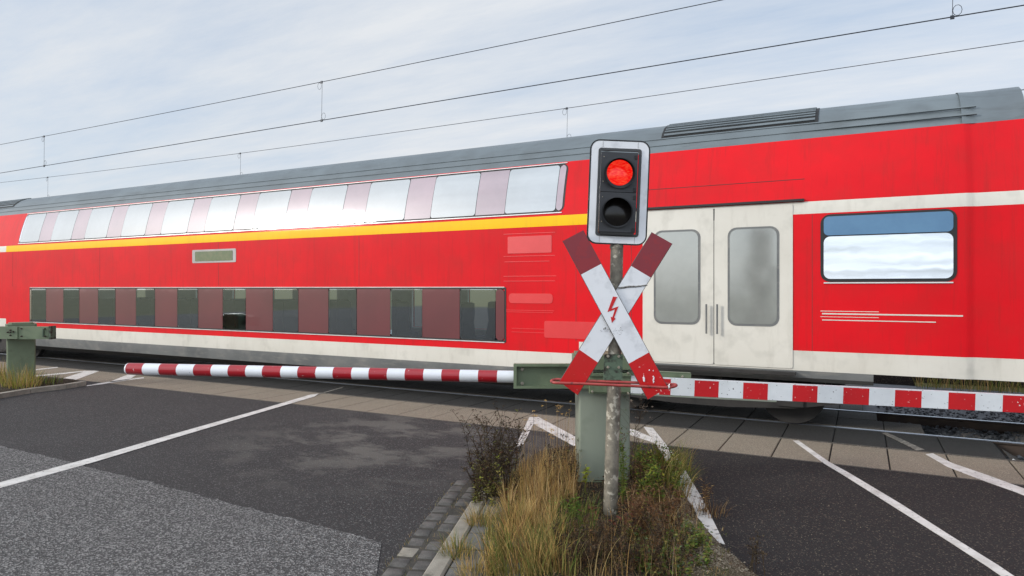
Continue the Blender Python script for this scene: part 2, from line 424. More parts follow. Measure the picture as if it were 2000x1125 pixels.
# strips: continuous backing frame (seal) then panes and pillar panels
def strip(x0,x1,z0,z1,centres,wid,glass,pillar,gname):
    mb=MB()
    if gname=='upper': rpane(mb,x0-.03,x1+.03,z0-.03,z1+.03,.004,.12)
    else:
        for a,b,c,d in ((x0-.03,x1+.03,z1,z1+.03),(x0-.03,x1+.03,z0-.03,z0),(x0-.03,x0,z0,z1),(x1,x1+.03,z0,z1)): rpane(mb,a,b,c,d,.006,0,zseg=1)
    fr=mb.build('window_frame',M['black'],CAR,smooth=35)
    mb=MB(); rpane(mb,x0,x1,z1+.028,z1+.040,.014,0,zseg=1); rpane(mb,x0,x1,z0-.040,z0-.026,.014,0,zseg=1)
    mb.build('window_trim',M['trimw'],CAR)
    xs=sorted(centres); edges=[]
    cur=x0
    for c in xs:
        a,b=c-wid/2,c+wid/2
        a=max(a,x0); b=min(b,x1)
        if a-cur>.05:
            mb=MB(); rpane(mb,cur+.008,a-.008,z0,z1,.010,.07 if cur==x0 else 0)
            mb.build('window_pillar',M[pillar],CAR,smooth=35)
        mb=MB(); rpane(mb,a,b,z0,z1,.012,.05); mb.build('window',M[glass],CAR,smooth=35)
        cur=b
    if x1-cur>.05:
        mb=MB(); rpane(mb,cur+.008,x1,z0,z1,.010,.07); mb.build('window_pillar',M[pillar],CAR,smooth=35)
strip(-20.35,-4.25,3.19,3.955,[-4.83-1.5*k for k in range(11)],.92,'glass_up','pillar_up','upper')
strip(-19.72,-5.28,1.075,1.93,[-5.80-1.5*k for k in range(10)],.70,'glass_low','pillar_low','lower')

# lower saloon seen through the clear panes
def room():
    mb=MB(); X0,X1=-19.9,-5.1
    mb.abox(X0,X1,YC-1.33,YC+1.33,.44,.50,0); mb.abox(X0,X1,YC-1.33,YC+1.33,2.18,2.24,1)
    mb.abox(X0,X1,YC+1.30,YC+1.36,.50,1.05,1); mb.abox(X0,X1,YC+1.30,YC+1.36,1.96,2.18,1)
    mb.abox(X0,X0+.04,YC-1.3,YC+1.3,.5,2.18,1); mb.abox(X1-.04,X1,YC-1.3,YC+1.3,.5,2.18,1)
    for k in range(11):
        x=-5.05-1.5*k; mb.abox(x-.38,x+.38,YC+1.31,YC+1.36,1.05,1.96,1)
    mb.build('interior',[M['in_floor'],M['in_wall']],CAR)
room()
def seat(x,y,face):
    mb=MB(); f=face
    def bx(a,b,c,d,e,g,m): mb.abox(min(x+f*a,x+f*b),max(x+f*a,x+f*b),y+c,y+d,e,g,m)
    bx(0,.46,-.44,.44,.84,.96,0)
    for o in (-.44,.02):
        # padded back with rounded head
        prof=[(.02,.92),(-.06,1.35),(-.10,1.55),(-.11,1.64),(-.16,1.68),(-.22,1.66),(-.23,1.5),(-.17,1.0),(-.12,.92)]
        mb.prism([(x+f*a,y+o,z) for a,z in prof],(0,.42,0),0)
        mb.prism([(x+f*(a+.012),y+o+.08,z) for a,z in ((-.085,1.47),(-.115,1.63),(-.2,1.66),(-.2,1.47))],(0,.26,0),1)
    bx(.05,.4,-.40,.40,.5,.84,2)
    return mb.build('seat',[M['seat'],M['headrest'],M['in_wall']],CAR)
for k in range(10):
    xc=-5.80-1.5*k
    for y in (YC-.85,YC+.85):
        seat(xc-.62,y,1)
        if y<YC or k%2: seat(xc+.62,y,-1)

# entrance door: two leaves with tall windows
for x0,x1,wa,wb in ((-2.92,-1.885,-2.72,-2.10),(-1.875,-.84,-1.66,-1.04)):
    mb=MB(); rpane(mb,x0,x1,.86,3.09,.012,.03,t=.01); lf=mb.build('door',M['white'],CAR,smooth=35)
    mb=MB(); rpane(mb,wa-.03,wb+.03,1.42,2.80,.016,.12); mb.build('window_seal',M['skirt'],lf,smooth=35)
    mb=MB(); rpane(mb,wa,wb,1.45,2.77,.020,.10); mb.build('window',M['glass_door'],lf,smooth=35)
    hx=x1-.09 if x0<-2 else x0+.05
    mb=MB(); mb.tube([(hx,YC-1.47,1.30),(hx,YC-1.47,1.72)],.014,8); mb.build('handle',M['skirt'],lf,smooth=40)
mb=MB(); mb.abox(-1.888,-1.872,YC-1.408,YC-1.38,.87,3.08); mb.build('door_gap',M['black'],CAR)
mb=MB(); mb.abox(-3.05,-.70,YC-1.435,YC-1.38,3.118,3.150); mb.build('door_rail',M['black'],CAR)
mb=MB(); mb.abox(-2.95,-.80,YC-1.50,YC-1.36,.775,.815); mb.build('door_step',M['under'],CAR)
# square window in the end section
mb=MB(); rpane(mb,-.50,1.02,2.03,2.925,.008,.12); fr=mb.build('window_frame',M['black'],CAR,smooth=35)
mb=MB(); rpane(mb,-.46,.98,2.07,2.63,.014,.08); mb.build('window',M['glass_right'],CAR,smooth=35)
mb=MB(); rpane(mb,-.46,.98,2.645,2.895,.014,.06); tag(mb.build('window',M['blind'],CAR,smooth=35),'blue tinted upper pane')
mb=MB(); rpane(mb,-.46,.98,2.010,2.026,.016,0,zseg=1); mb.build('window_trim',M['trimw'],CAR)
# thin pale lines and plates on the paint
for a_,b_,z_,h_ in ((-.48,1.08,1.600,.018),(-.48,.80,1.520,.012),(-.5,.18,1.64,.008),(-.5,.18,1.565,.007)):
    mb=MB(); rpane(mb,a_,b_,z_,z_+h_,.004,0,zseg=1); mb.build('paint_line',M['white'],CAR)
mb=MB(); rpane(mb,-5.22,-4.42,2.52,2.80,.005,.02); mb.build('service_hatch',M['red_panel'],CAR,smooth=35)
mb=MB(); rpane(mb,-5.20,-4.40,1.70,1.86,.005,.06); mb.build('service_hatch',M['red_panel'],CAR,smooth=35)
for z,a,b in ((2.84,-5.3,-4.36),(2.47,-5.3,-4.36),(2.38,-5.28,-4.46),(2.14,-5.3,-4.34),(2.06,-5.3,-4.36),(1.58,-5.25,-4.38),(1.55,-5.25,-4.4),(1.28,-5.15,-4.3),(1.22,-5.15,-4.3)):
    mb=MB(); rpane(mb,a,b,z,z+.009,.004,0,zseg=1); mb.build('paint_line',M['red_panel'],CAR)
mb=MB(); rpane(mb,-4.55,-3.55,1.15,1.42,.005,.03); mb.build('service_hatch',M['red_panel'],CAR,smooth=35)
mb=MB(); rpane(mb,-2.95,-.7,3.425,3.433,.002,0,zseg=1); mb.build('panel_seam',M['under'],CAR)
# destination display
mb=MB(); rpane(mb,-13.15,-11.75,2.50,2.79,.006,.03); dsp=mb.build('display_frame',M['disp_frame'],CAR,smooth=35)
mb=MB(); rpane(mb,-13.05,-11.85,2.54,2.75,.012,.02); mb.build('display',M['disp'],dsp,smooth=35)
# vertical sheet seams on the side, ribs along the roof
for x in (-12.3,-16.6,-8.4,-20.6,-4.0,-3.1,-.6):
    mb=MB(); mb.abox(x-.0035,x+.0035,YC-1.4025,YC-1.39,1.11 if x>-4.1 else 1.99,2.93); mb.build('panel_seam',M['seam'],CAR)
def roofpt(w):
    for (w0,z0),(w1,z1) in zip(roof_p,roof_p[1:]):
        if w1<=w<=w0: return z0+(z1-z0)*(w0-w)/(w0-w1)
    return 4.59
def rslat(mb,x0,x1,w0,w1,o,m=0):
    a=(w0,roofpt(w0)); b=(w1,roofpt(w1))
    nx=Vector((0,-(b[1]-a[1]),-(w0-w1))); nrm=Vector((0,-(b[1]-a[1]),(w0-w1)))
    nrm=Vector((0,-1*(b[1]-a[1]),(w0-w1))).normalized()
    p0=Vector((x0,YC-w0,a[1])); p1=Vector((x1,YC-w0,a[1])); p2=Vector((x1,YC-w1,b[1])); p3=Vector((x0,YC-w1,b[1]))
    k=-.01
    vs=[p+nrm*k for p in (p0,p1,p2,p3)]+[p+nrm*o for p in (p0,p1,p2,p3)]
    mb.add(vs,[(0,3,2,1),(4,5,6,7),(0,1,5,4),(1,2,6,5),(2,3,7,6),(3,0,4,7)],m)
for xa,xb in ((-2.75,-.55),(-23.6,-21.4)):
    mb=MB(); ws=[1.0,.95,.88,.81,.73,.65,.58,.52]
    for w0,w1 in zip(ws,ws[1:]): rslat(mb,xa,xb,w0,w1,.006)
    vb=mb.build('roof_vent',M['black'],CAR)
    mb=MB()
    for i in range(9):
        w=.985-.054*i; rslat(mb,xa+.04,xb-.04,w,w-.024,.022)
    mb.build('vent_slats',M['roof'],vb)
mb=MB()
for w in (1.085,1.02): rslat(mb,XL+.5,XR-.5,w,w-.012,.010)
mb.build('roof_gutter',M['roof'],CAR)
# bogies
def bogie(xc):
    mb=MB()
    for sy in (-1,1):
        y=YC+sy*1.02
        mb.add([(xc-1.9,y-.09,.38),(xc-1.6,y-.09,.62),(xc-.6,y-.09,.62),(xc-.4,y-.09,.50),(xc+.4,y-.09,.50),(xc+.6,y-.09,.62),(xc+1.6,y-.09,.62),(xc+1.9,y-.09,.38),(xc+1.3,y-.09,.27),(xc+.4,y-.09,.22),(xc-.4,y-.09,.22),(xc-1.3,y-.09,.27)]+
               [(xc-1.9,y+.09,.38),(xc-1.6,y+.09,.62),(xc-.6,y+.09,.62),(xc-.4,y+.09,.50),(xc+.4,y+.09,.50),(xc+.6,y+.09,.62),(xc+1.6,y+.09,.62),(xc+1.9,y+.09,.38),(xc+1.3,y+.09,.27),(xc+.4,y+.09,.22),(xc-.4,y+.09,.22),(xc-1.3,y+.09,.27)],
               [tuple(range(12)),tuple(reversed(range(12,24)))]+[(k,12+k,12+(k+1)%12,(k+1)%12) for k in range(12)])
        for dx in (-1.25,1.25):
            mb.abox(xc+dx-.17,xc+dx+.17,y-.13,y+.13,.30,.60)
            mb.tube([(xc+dx-.34,y,.40),(xc+dx-.34,y,.66)],.08,10); mb.tube([(xc+dx+.34,y,.40),(xc+dx+.34,y,.66)],.08,10)
        mb.tube([(xc,y,.45),(xc,y,.72)],.2,12)
    mb.abox(xc-.3,xc+.3,YC-1.0,YC+1.0,.45,.68)
    bg=mb.build('bogie',M['under'],CAR,smooth=40)
    for dx in (-1.25,1.25):
        for sy in (-1,1):
            mb=MB(); y=YC+sy*.75
            mb.tube([(xc+dx,y-.065,.46),(xc+dx,y-.060,.46),(xc+dx,y+.05,.46),(xc+dx,y+.07,.46)],[.42,.455,.46,.44],32)
            mb.tube([(xc+dx,y-.10,.46),(xc+dx,y-.06,.46)],[.14,.16],16)
            mb.build('wheel',M['under'],bg,smooth=40)
        mb=MB(); mb.tube([(xc+dx,YC-.72,.46),(xc+dx,YC+.72,.46)],.085,12); mb.build('axle',M['rust'],bg,smooth=40)
bogie(-2.15); bogie(-22.0)
mb=MB()
for i in range(9):
    x=XR+.005+i*.031; w=1.12 if i%2 else 1.05
    mb.abox(x,x+.0305,YC-w,YC+w,.9,4.2)
mb.build('gangway_bellows',M['black'],CAR)
CB=thing('train_carriage','next red train carriage following behind the black bellows at the right','train carriage',(15.5,YC,0))
shell(CB,2.05,29,0,-1)

# ------------------------------------------------------------------ overhead wires
def catenary(label,Y,cf,mf,drops,loops):
    o=thing('overhead_line',label,'overhead wire',(-10,Y,0),'overhead wires above the tracks')
    xs=[-60+i*1.0 for i in range(91)]
    mb=MB(); mb.tube([(x,Y,cf(x)) for x in xs],.0085,6); mb.build('contact_wire',M['wire'],o)
    mb=MB(); mb.tube([(x,Y,mf(x)) for x in xs],.0068,6); mb.build('carrier_wire',M['wire'],o)
    for x in drops:
        mb=MB(); mb.tube([(x,Y,cf(x)),(x+.02,Y,mf(x))],.0042,5)
        for zz,sx in ((mf(x),-1),(cf(x),1)):
            mb.abox(x-.025,x+.025,Y-.012,Y+.012,zz-.03,zz+.02)
            s_=-1 if zz>6.2 else 1
            c=[(x+sx*.06+.055*math.cos(t),Y,zz+s_*.085+.075*math.sin(t)) for t in [2*PI*k/10 for k in range(10)]]
            mb.tube(c,.004,4,closed=True)
        mb.build('dropper',M['wire'],o)
    return o
def cf1(x): return 5.61+(x+24.4)/26.3*.15
def mf1(x): return 6.515+max(0,(x+20)/24)**2*.20 if x>-20 else 6.515+((x+20)/24)**2*.1
def mf2(x): return 6.36+((x+14)/18)**2*.135
def cf2(x): return 5.58
catenary('nearer overhead wire pair, drawn from left edge to top right above the train roof',YC,cf1,mf1,[-21.8,-10.68,1.11],1)
catenary('farther overhead wire whose hangers drop out of sight behind the train roof',15.15,cf2,mf2,[-29.35,-18.06,-6.46],1)

# ------------------------------------------------------------------ ground, roads, track bed
mb=MB(); E=900
mb.face([(-E,-E,-.5),(E,-E,-.5),(E,E,-.5),(-E,E,-.5)])
struct(mb.build('ground',M['earth']))
def sheet(name,pts,mat,z=None,thick=.3):
    mb=MB(); mb.prism([(p[0],p[1],p[2] if z is None else z) for p in pts],(0,0,-thick)); return struct(mb.build(name,mat))
# road divided along the island
i0=G(1000,2500); i1=G(1180,905)
mid_dir=(i1-i0).normalized()
far=i0+mid_dir*((8.16-i0.y)/mid_dir.y)
near=i0-mid_dir*40
sheet('road',[(near.x,near.y),(far.x,8.16),(-45,8.16),(-45,near.y)],M['road_left'],0,.4)
sheet('road',[(near.x,near.y),(14,near.y),(14,8.16),(far.x,8.16)],M['road_right'],0,.4)
# coarse light asphalt laid in the foreground left lane
cp=[G(-700,760),G(-320,820),G(0,872),G(100,893),G(180,914),G(300,944),G(420,976),G(560,1012),G(690,1044),G(745,1062)]
fine=[]
for p,q in zip(cp,cp[1:]):
    nn_=max(2,int((q-p).length/.05))
    for k in range(nn_): fine.append(p.lerp(q,k/nn_)+Vector((R(-.012,.012),R(-.014,.014)+.02*mnoise.noise(Vector((p.x*2+k*.2,p.y,3))),0)))
cp=fine+[cp[-1]]
g1=G(735,1125); 
cp+= [g1,G(500,2200),G(-2500,2200)]
sheet('road',[(p.x,p.y) for p in cp],M['road_coarse'],.004,.1)
# far side: road beyond the tracks
sheet('road',[(-45,17.1),(3,17.1),(3,60),(-45,60)],M['road_right'],0,.4)
# crossing panels
def panel_row(name,y0,y1,x0,x1,mat,off=-.34,pitch=.6,gap=.012,top=.0):
    mb=MB(); k0=math.floor((x0-off)/pitch)
    mb.abox(x0,x1,y0+.004,y1-.004,-.45,-.02,1)
    k=k0
    while off+k*pitch<x1:
        a=max(off+k*pitch,x0)+gap/2; b=min(off+(k+1)*pitch,x1)-gap/2
        if b-a>.05: mb.bbox(a,b,y0,y1,-.25,top+R(-.0015,.0015),.006,0)
        k+=1
    return struct(mb.build(name,[mat,M['joint']]))
panel_row('crossing_panels',8.20,9.27,-26,2.4,M['slab'],gap=.016)
mb=MB(); mb.abox(-26,2.4,8.163,8.195,-.3,.003); struct(mb.build('road_edge',M['slab_mid']))
mb=MB(); mb.abox(-26,1.62,9.275,9.31,-.3,.006); struct(mb.build('panel_edge',M['slab_mid']))
panel_row('crossing_panels',9.315,10.335,-26,1.48,M['slab_dark'])
panel_row('crossing_panels',10.50,11.15,-26,.74,M['slab_mid'])
panel_row('crossing_panels',11.17,11.79,-26,.19,M['slab_mid'])
panel_row('crossing_panels',11.98,14.2,-26,0,M['slab_mid'])
panel_row('crossing_panels',14.55,15.75,-26,0,M['slab_mid'])
panel_row('crossing_panels',16.0,17.1,-26,0,M['slab'])
# dark metal deflector at the panel end
dp=thing('end_deflector','grey sloped steel plate at the end of the crossing panels beside the ballast','steel plate',(1.6,9.7,-.1))
mb=MB(); mb.add([(1.50,9.33,-.01),(1.50,9.95,-.01),(1.76,9.95,-.17),(1.76,9.33,-.17),(1.50,9.33,-.02),(1.50,9.95,-.02),(1.76,9.95,-.19),(1.76,9.33,-.19)],[(0,1,2,3),(7,6,5,4),(0,4,5,1),(1,5,6,2),(2,6,7,3),(3,7,4,0)])
mb.build('plate',M['slab_mid'],dp)
mb=MB(); mb.tube([(1.50,9.33,0.0),(1.80,9.33,-.16)],.016,8); mb.build('edge_rim',M['trimw'],dp)
# ballast bed and stones
mb=MB(); mb.abox(.0,30,9.31,16.8,-.45,-.17); mb.abox(-60,.0,9.4,16.8,-.46,-.30)
struct(mb.build('track_bed',M['stone']))
def stone(mb,x,y,z,s,m=0):
    vs=[]
    ax=[Vector((R(-1,1),R(-1,1),R(-1,1))).normalized() for _ in range(3)]
    base=[(1,0,0),(-1,0,0),(0,1,0),(0,-1,0),(0,0,1),(0,0,-1),(.6,.6,.5),(-.6,-.6,.5)]
    r=Matrix.Rotation(R(0,6.28),3,'Z')@Matrix.Rotation(R(-.6,.6),3,'X')
    for b_ in base[:6]:
        v=Vector(b_); v=r@Vector((v.x*R(.7,1.3),v.y*R(.55,1.0),v.z*R(.45,.8))); vs.append((x+v.x*s+R(-.15,.15)*s,y+v.y*s+R(-.15,.15)*s,z+v.z*s))
    mb.add(vs,[(0,2,4),(2,1,4),(1,3,4),(3,0,4),(2,0,5),(1,2,5),(3,1,5),(0,3,5)],m)
mb=MB()
for i in range(5200):
    x=R(.05,4.2); y=R(9.35,11.85) if R(0,1)<.82 else R(12.0,14.2)
    if 10.30<y<10.50: continue
    if y<10.4 and x<1.6: continue
    if 10.5<=y<11.16 and x<.76: continue
    if 11.16<=y and x<.22: continue
    hgt=-.15 if y>10.5 else -.17
    stone(mb,x,y,hgt+R(-.01,.035),R(.020,.040))
tag(mb.build('ballast',M['stone'],fixn=True),'dark grey crushed stone ballast between the rails','ballast',kind='stuff')
def rail(label,y,x0,x1,group=None):
    o=thing('rail',label,'rail',((x0+x1)/2,y,-.17),group)
    mb=MB(); prof=[(-.07,-.172),(.07,-.172),(.07,-.16),(.012,-.14),(.010,-.04),(.034,-.028),(.036,-.010),(-.036,-.010),(-.034,-.028),(-.010,-.04),(-.012,-.14),(-.07,-.16)]
    n=len(prof); xs=[x0,x1]
    vs=[(x,y+p[0],p[1]) for x in xs for p in prof]
    mb.add(vs,[(k,(k+1)%n,n+(k+1)%n,n+k) for k in range(n)]+[tuple(range(n)),tuple(range(2*n-1,n-1,-1))])
    mb.build('rail_body',M['rust'],o)
    mb=MB(); prof=[(-.036,-.0098),(-.026,.0),(.026,.0),(.036,-.0098)]; vs=[(x,y+p[0],p[1]) for x in xs for p in prof]
    mb.add(vs,[(0,1,5,4),(1,2,6,5),(2,3,7,6)]); mb.build('rail_head',M['steel'],o)
rail('polished steel rail nearest the road, running below the train side',10.40,-45,30)
rail('second steel rail behind the dark ballast stones, partly hidden by the striped plank',11.90,-45,30)
rail('steel rail of the farther track beyond the train',14.40,-45,30)
for x in (1.35,1.98,2.62):
    mb=MB(); mb.bbox(x-.13,x+.13,9.75,12.6,-.3,-.128,.03)
    s_=mb.build('sleeper',M['sleeper'],origin=(x,11.15,-.2)); tag(s_,'pale concrete sleeper showing between the ballast stones inside the track','sleeper','concrete sleepers in the ballast')

# ------------------------------------------------------------------ painted road markings
def mark(pts,mat='paint',z=.004,name='road_marking'):
    mb=MB(); mb.prism([(p.x,p.y,z) for p in pts],(0,0,-.003)); return struct(mb.build(name,M[mat]))
def pxmark(pts,mat='paint',z=.004): return mark([G(x,y) for x,y in pts],mat,z)
pxmark([(-60,959),(-1200,1255),(-1200,1300),(-60,971),(0,954.5),(180,904.7),(348,854),(500,808.8),(615,775),(622,769.5),(606,771.5),(500,803),(348,846),(180,894.5),(0,943.5)],z=.008)
pxmark([(622,769.5),(612,773.5),(668,758),(672,755)],'paint_faint')
# edge lines right hand
pxmark([(1549,861),(1560,861),(1620,903),(1660,925),(1760,985),(1860,1049),(1950,1105),(2010,1146),(2700,1590),(2640,1590),(1990,1150),(1930,1108),(1850,1056),(1750,993),(1650,930),(1610,906)])
pxmark([(1808,887.5),(1822,886),(1860,905),(1930,929),(1990,951),(2060,975),(2700,1186),(2700,1222),(2060,992),(1985,962),(1920,939),(1850,912)])
pxmark([(1722,846),(1732,845),(1806,879),(1790,880)],'paint_faint',.005)
# thick line beside the island
pxmark([(1257,834),(1275,836),(1330,905),(1372,975),(1416,1064),(1384,1056),(1345,980),(1300,900),(1282,868)],'paint_worn')
pxmark([(1225,836),(1234,838),(1274,855),(1279,866),(1225,848)],'paint',.0055)
pxmark([(1034,815),(1052,815),(1140,862),(1140,882),(1042,828),(1022,868),(1005,875)],'paint_worn')
# left island nose
def z5(p): return (p[0]/5.625, 600+p[1]/5.625)
for q,mt in (([(380,752),(380,764),(700,735),(945,706),(940,698),(700,722)],'paint'),([(570,838),(590,866),(640,860),(830,800),(1085,705),(1060,698),(950,700),(730,770)],'paint'),
          ([(1205,822),(1225,826),(1420,795),(1495,748),(1400,742)],'paint'),([(950,862),(955,868),(1130,846),(1400,802),(1580,782),(1580,770),(1400,792),(1130,830)],'paint_worn'),
          ([(385,684),(385,694),(640,664),(630,658)],'paint_worn')):
    pxmark([z5(p) for p in q],mt)

# ------------------------------------------------------------------ islands, kerbs, setts
def inside(x,y,poly):
    c=False; n=len(poly)
    for i in range(n):
        x0,y0=poly[i]; x1,y1=poly[i-1]
        if (y0>y)!=(y1>y) and x<(x1-x0)*(y-y0)/(y1-y0)+x0: c=not c
    return c
def edist(x,y,poly):
    b=1e9; n=len(poly); p=Vector((x,y))
    for i in range(n):
        a=Vector(poly[i]); q=Vector(poly[i-1]); ab=q-a; t=max(0,min(1,(p-a).dot(ab)/ab.length_squared)); b=min(b,(p-a-ab*t).length)
    return b
isl_px=[(880,1125),(936,1000),(975,950),(1000,915),(1045,880),(1120,872),(1240,874),(1300,900),(1345,960),(1375,1010),(1425,1070),(1500,1130),(1800,1500),(820,1500)]
ISL=[(G(x,y).x,G(x,y).y) for x,y in isl_px]
def zi(x,y):
    if not inside(x,y,ISL): return 0.0
    d=edist(x,y,ISL)
    return max(0.0,zraw(x,y,d))
def zraw(x,y,d=None):
    d=edist(x,y,ISL) if d is None else d
    return (-.014+min(.085,d*.34)+.028*mnoise.noise(Vector((x*3.1,y*3.1,1)))*min(1,d*4)+.012*mnoise.noise(Vector((x*13,y*13,2)))*min(1,d*6))
def mound(name,poly,zf,mat,step=.045):
    xs=[p[0] for p in poly]; ys=[p[1] for p in poly]
    nx=int((max(xs)-min(xs))/step)+1; ny=int((max(ys)-min(ys))/step)+1
    vid={}; mb=MB()
    def vv(i,j):
        if (i,j) not in vid:
            x=min(xs)+i*step; y=min(ys)+j*step; vid[(i,j)]=len(mb.v)
            ins=inside(x,y,poly)
            mb.v.append((x,y,zf(x,y) if ins else -.02))
        return vid[(i,j)]
    for i in range(nx):
        for j in range(ny):
            x=min(xs)+(i+.5)*step; y=min(ys)+(j+.5)*step
            if inside(x,y,poly):
                # right flank is sandy
                mb.f.append((vv(i,j),vv(i+1,j),vv(i+1,j+1),vv(i,j+1))); mb.c.append(None)
                c=Vector((x,y,0)); d=(c-EYE).dot(VD); px=CX+F*(c.dot(RV))/max(d,.1); py=CY+F*H/max(d,.1)
                mb.m.append(1 if px>1265+(py-960)*.30+25*mnoise.noise(Vector((x*5,y*5,0))) and py>940 else 0)
    return struct(mb.build(name,mat,smooth=80))
mound('traffic_island',ISL,zraw,[M['soil'],M['sand']])
# kerb stones
ka=G(838,1125); kb=G(916,1000); kd=(kb-ka).normalized(); kn=Vector((kd.y,-kd.x,0))   # kn to the right
def kerb(p,length,wd,h):
    mb=MB(); o=p; ex=kn*wd; ey=kd*length; b=.014
    base=[o,o+ex,o+ex+ey,o+ey]
    top=[q+UP*h for q in (o+kn*b+kd*b,o+ex-kn*b+kd*b,o+ex+ey-kn*b-kd*b,o+ey+kn*b-kd*b)]
    midr=[q+UP*(h-b) for q in base]
    base=[q-UP*.1 for q in base]
    mb.add(base+midr+top,[(0,1,5,4),(1,2,6,5),(2,3,7,6),(3,0,4,7),(4,5,9,8),(5,6,10,9),(6,7,11,10),(7,4,8,11),(8,9,10,11)])
    return struct(mb.build('kerb',M['kerb']))
s0=-2.8
Lk=(kb-ka).length
split=.40*Lk
kerb(ka+kd*(split-1.0),.985,.135,.085)
kerb(ka+kd*(split),Lk-split+.07,.13,.08)
kerb(ka+kd*(split-2.02),.985,.135,.085)
kerb(ka+kd*(Lk+.15),.6,.12,.045)
# paving slabs behind the kerb
mb=MB()
for k in range(-3,6):
    for j in range(2):
        o=ka+kd*(k*.31+R(-.01,.01))+kn*(.15+j*.25)
        if (k,j) in ((2,1),(3,1),(4,1),(5,1),(5,0)): continue
        zt=.078+R(-.008,.006)
        mb.box(o+UP*(zt-.06),kn*.235,kd*.295,UP*.06)
struct(mb.build('paving',M['paver']))
# sett gutter: two rows of worn stones
mb=MB()
for j in range(2):
    t=-3.0+j*.1
    while t<Lk+.55+ (0.25 if j==1 else .12):
        ln=R(.17,.23); o=ka+kd*t-kn*(.165*(j+1)+R(-.008,.008)); w=.152+R(-.012,.006); hh=R(.004,.016)
        b=.022
        ex,ey=kn*w,kd*(ln-.012)
        base=[o,o+ex,o+ex+ey,o+ey]
        top=[q+UP*hh for q in (o+kn*b+kd*b*R(.7,1.6),o+ex-kn*b*R(.6,1.4)+kd*b,o+ex+ey-kn*b-kd*b*R(.7,1.6),o+ey+kn*b*R(.6,1.4)-kd*b)]
        low=[q+UP*(-.005) for q in base]
        mb.add(low+top,[(0,1,5,4),(1,2,6,5),(2,3,7,6),(3,0,4,7),(4,5,6,7)], 1 if (j==1 and abs(t-.33)<.1) else 0)
        t+=ln
struct(mb.build('gutter',[M['sett'],M['kerb']],smooth=50))
pts=[ka+kd*(-3.2)-kn*.36,ka+kd*(-3.2)+kn*.02,ka+kd*(Lk+.9)+kn*.02,ka+kd*(Lk+.9)-kn*.30]
sheet('gutter_bed',[(p.x,p.y) for p in pts],pm('gutter_dirt',(.036,.033,.027),(.07,.062,.05),scale=9,rough=1,bmp=.5),.0015+.004,.05)
# left island
li_px=[(-260,830),(0,775),(60,766),(130,757),(172,751),(160,745),(105,742),(60,738),(-20,736),(-260,745)]
LI=[(G(x,y).x,G(x,y).y) for x,y in li_px]
def zl(x,y):
    d=edist(x,y,LI); return -.01+min(.09,d*.5)+.03*mnoise.noise(Vector((x*2,y*2,5)))*min(1,d*3)
mound('traffic_island',LI,zl,[M['soil'],M['soil']],.09)
mb=MB()
ep=[G(x,y) for x,y in ((-260,832),(-100,802),(0,778.5),(60,768),(130,759.5),(169,753))]
for p,q in zip(ep,ep[1:]):
    d=(q-p).normalized(); nrm=Vector((-d.y,d.x,0))
    mb.box(p+UP*(-.05),(q-p)*.985,nrm*.13,UP*.135)
struct(mb.build('kerb',M['kerb']))

# ------------------------------------------------------------------ barrier machine with two arms
def pbox(mb,x0,x1,y0,y1,d0,d1,m=0):
    """box given by its front outline (pixels at depth d0) and going back to depth d1"""
    a=S(x0,y1,d0); b=S(x1,y1,d0); c=S(x0,y0,d0)
    mb.box(a,b-a,VD*(d1-d0),c-a,m)
def bolt(mb,x,y,d,r=.012,m=0):
    c=S(x,y,d); mb.tube([c+VD*.01,c-VD*.012],[r*1.25,r*1.15],6,m); mb.tube([c-VD*.012,c-VD*.02],[r*.75,r*.6],8,m)
def bolts(lst,parent,mat='bolt'):
    for x,y,d,r in lst:
        mb=MB(); bolt(mb,x,y,d,r); mb.build('bolt',M[mat],parent)
bz=G(1181,945,.06)
BAR=thing('barrier_machine','green barrier machine behind the signal pole, carrying red and white arms to both sides','barrier',(bz.x,bz.y,.05))
def cabinet(x0,x1,y0,y1,d0,d1,mat,parent,bev=.02,rot=0):
    mb=MB(); a=S(x0,y1,d0); b=S(x1,y1,d0); hgt=S(x0,y0,d0).z-a.z; w=(b-a).length; dp_=d1-d0
    e=bev
    foot=[(0,e),(e*.3,e*.3),(e,0),(w-e,0),(w-e*.3,e*.3),(w,e),(w,dp_-e),(w-e,dp_),(e,dp_),(0,dp_-e)]
    n=len(foot); vs=[]
    for z in (-.1,hgt):
        for u,v in foot: vs.append(a+RV*u+VD*v+UP*z)
    mb.add(vs,[(k,(k+1)%n,n+(k+1)%n,n+k) for k in range(n)]+[tuple(range(n)),tuple(range(2*n-1,n-1,-1))])
    return mb.build('cabinet',mat,parent,smooth=50)
cab=cabinet(1131,1231,722,946,6.50,6.92,M['green_pale'],BAR)
mb=MB(); pbox(mb,1128,1234,941,950,6.46,6.96); mb.build('base_plate',M['green'],BAR)
mb=MB(); mb.box(S(1209,940,6.497),RV*.012,VD*.004,UP*.85); bolt(mb,1222,775,6.495,.006); bolt(mb,1222,800,6.495,.006); bolt(mb,1222,925,6.495,.006); mb.build('door_seam',M['green'],cab)
mb=MB(); pbox(mb,1127,1235,700,722,6.42,6.98); pbox(mb,1130,1232,694,700,6.46,6.94); mb.build('cap',M['green'],BAR)
mb=MB(); pbox(mb,1152,1232,733,766,6.36,6.50); pbox(mb,1150,1233,731,735,6.34,6.5); pbox(mb,1152,1232,766,769,6.38,6.5)
mb.build('bearing_box',M['green'],BAR)
bolts([(x,y,6.35,.010) for x,y in ((1157,765),(1227,768),(1157,727),(1227,729))],BAR)
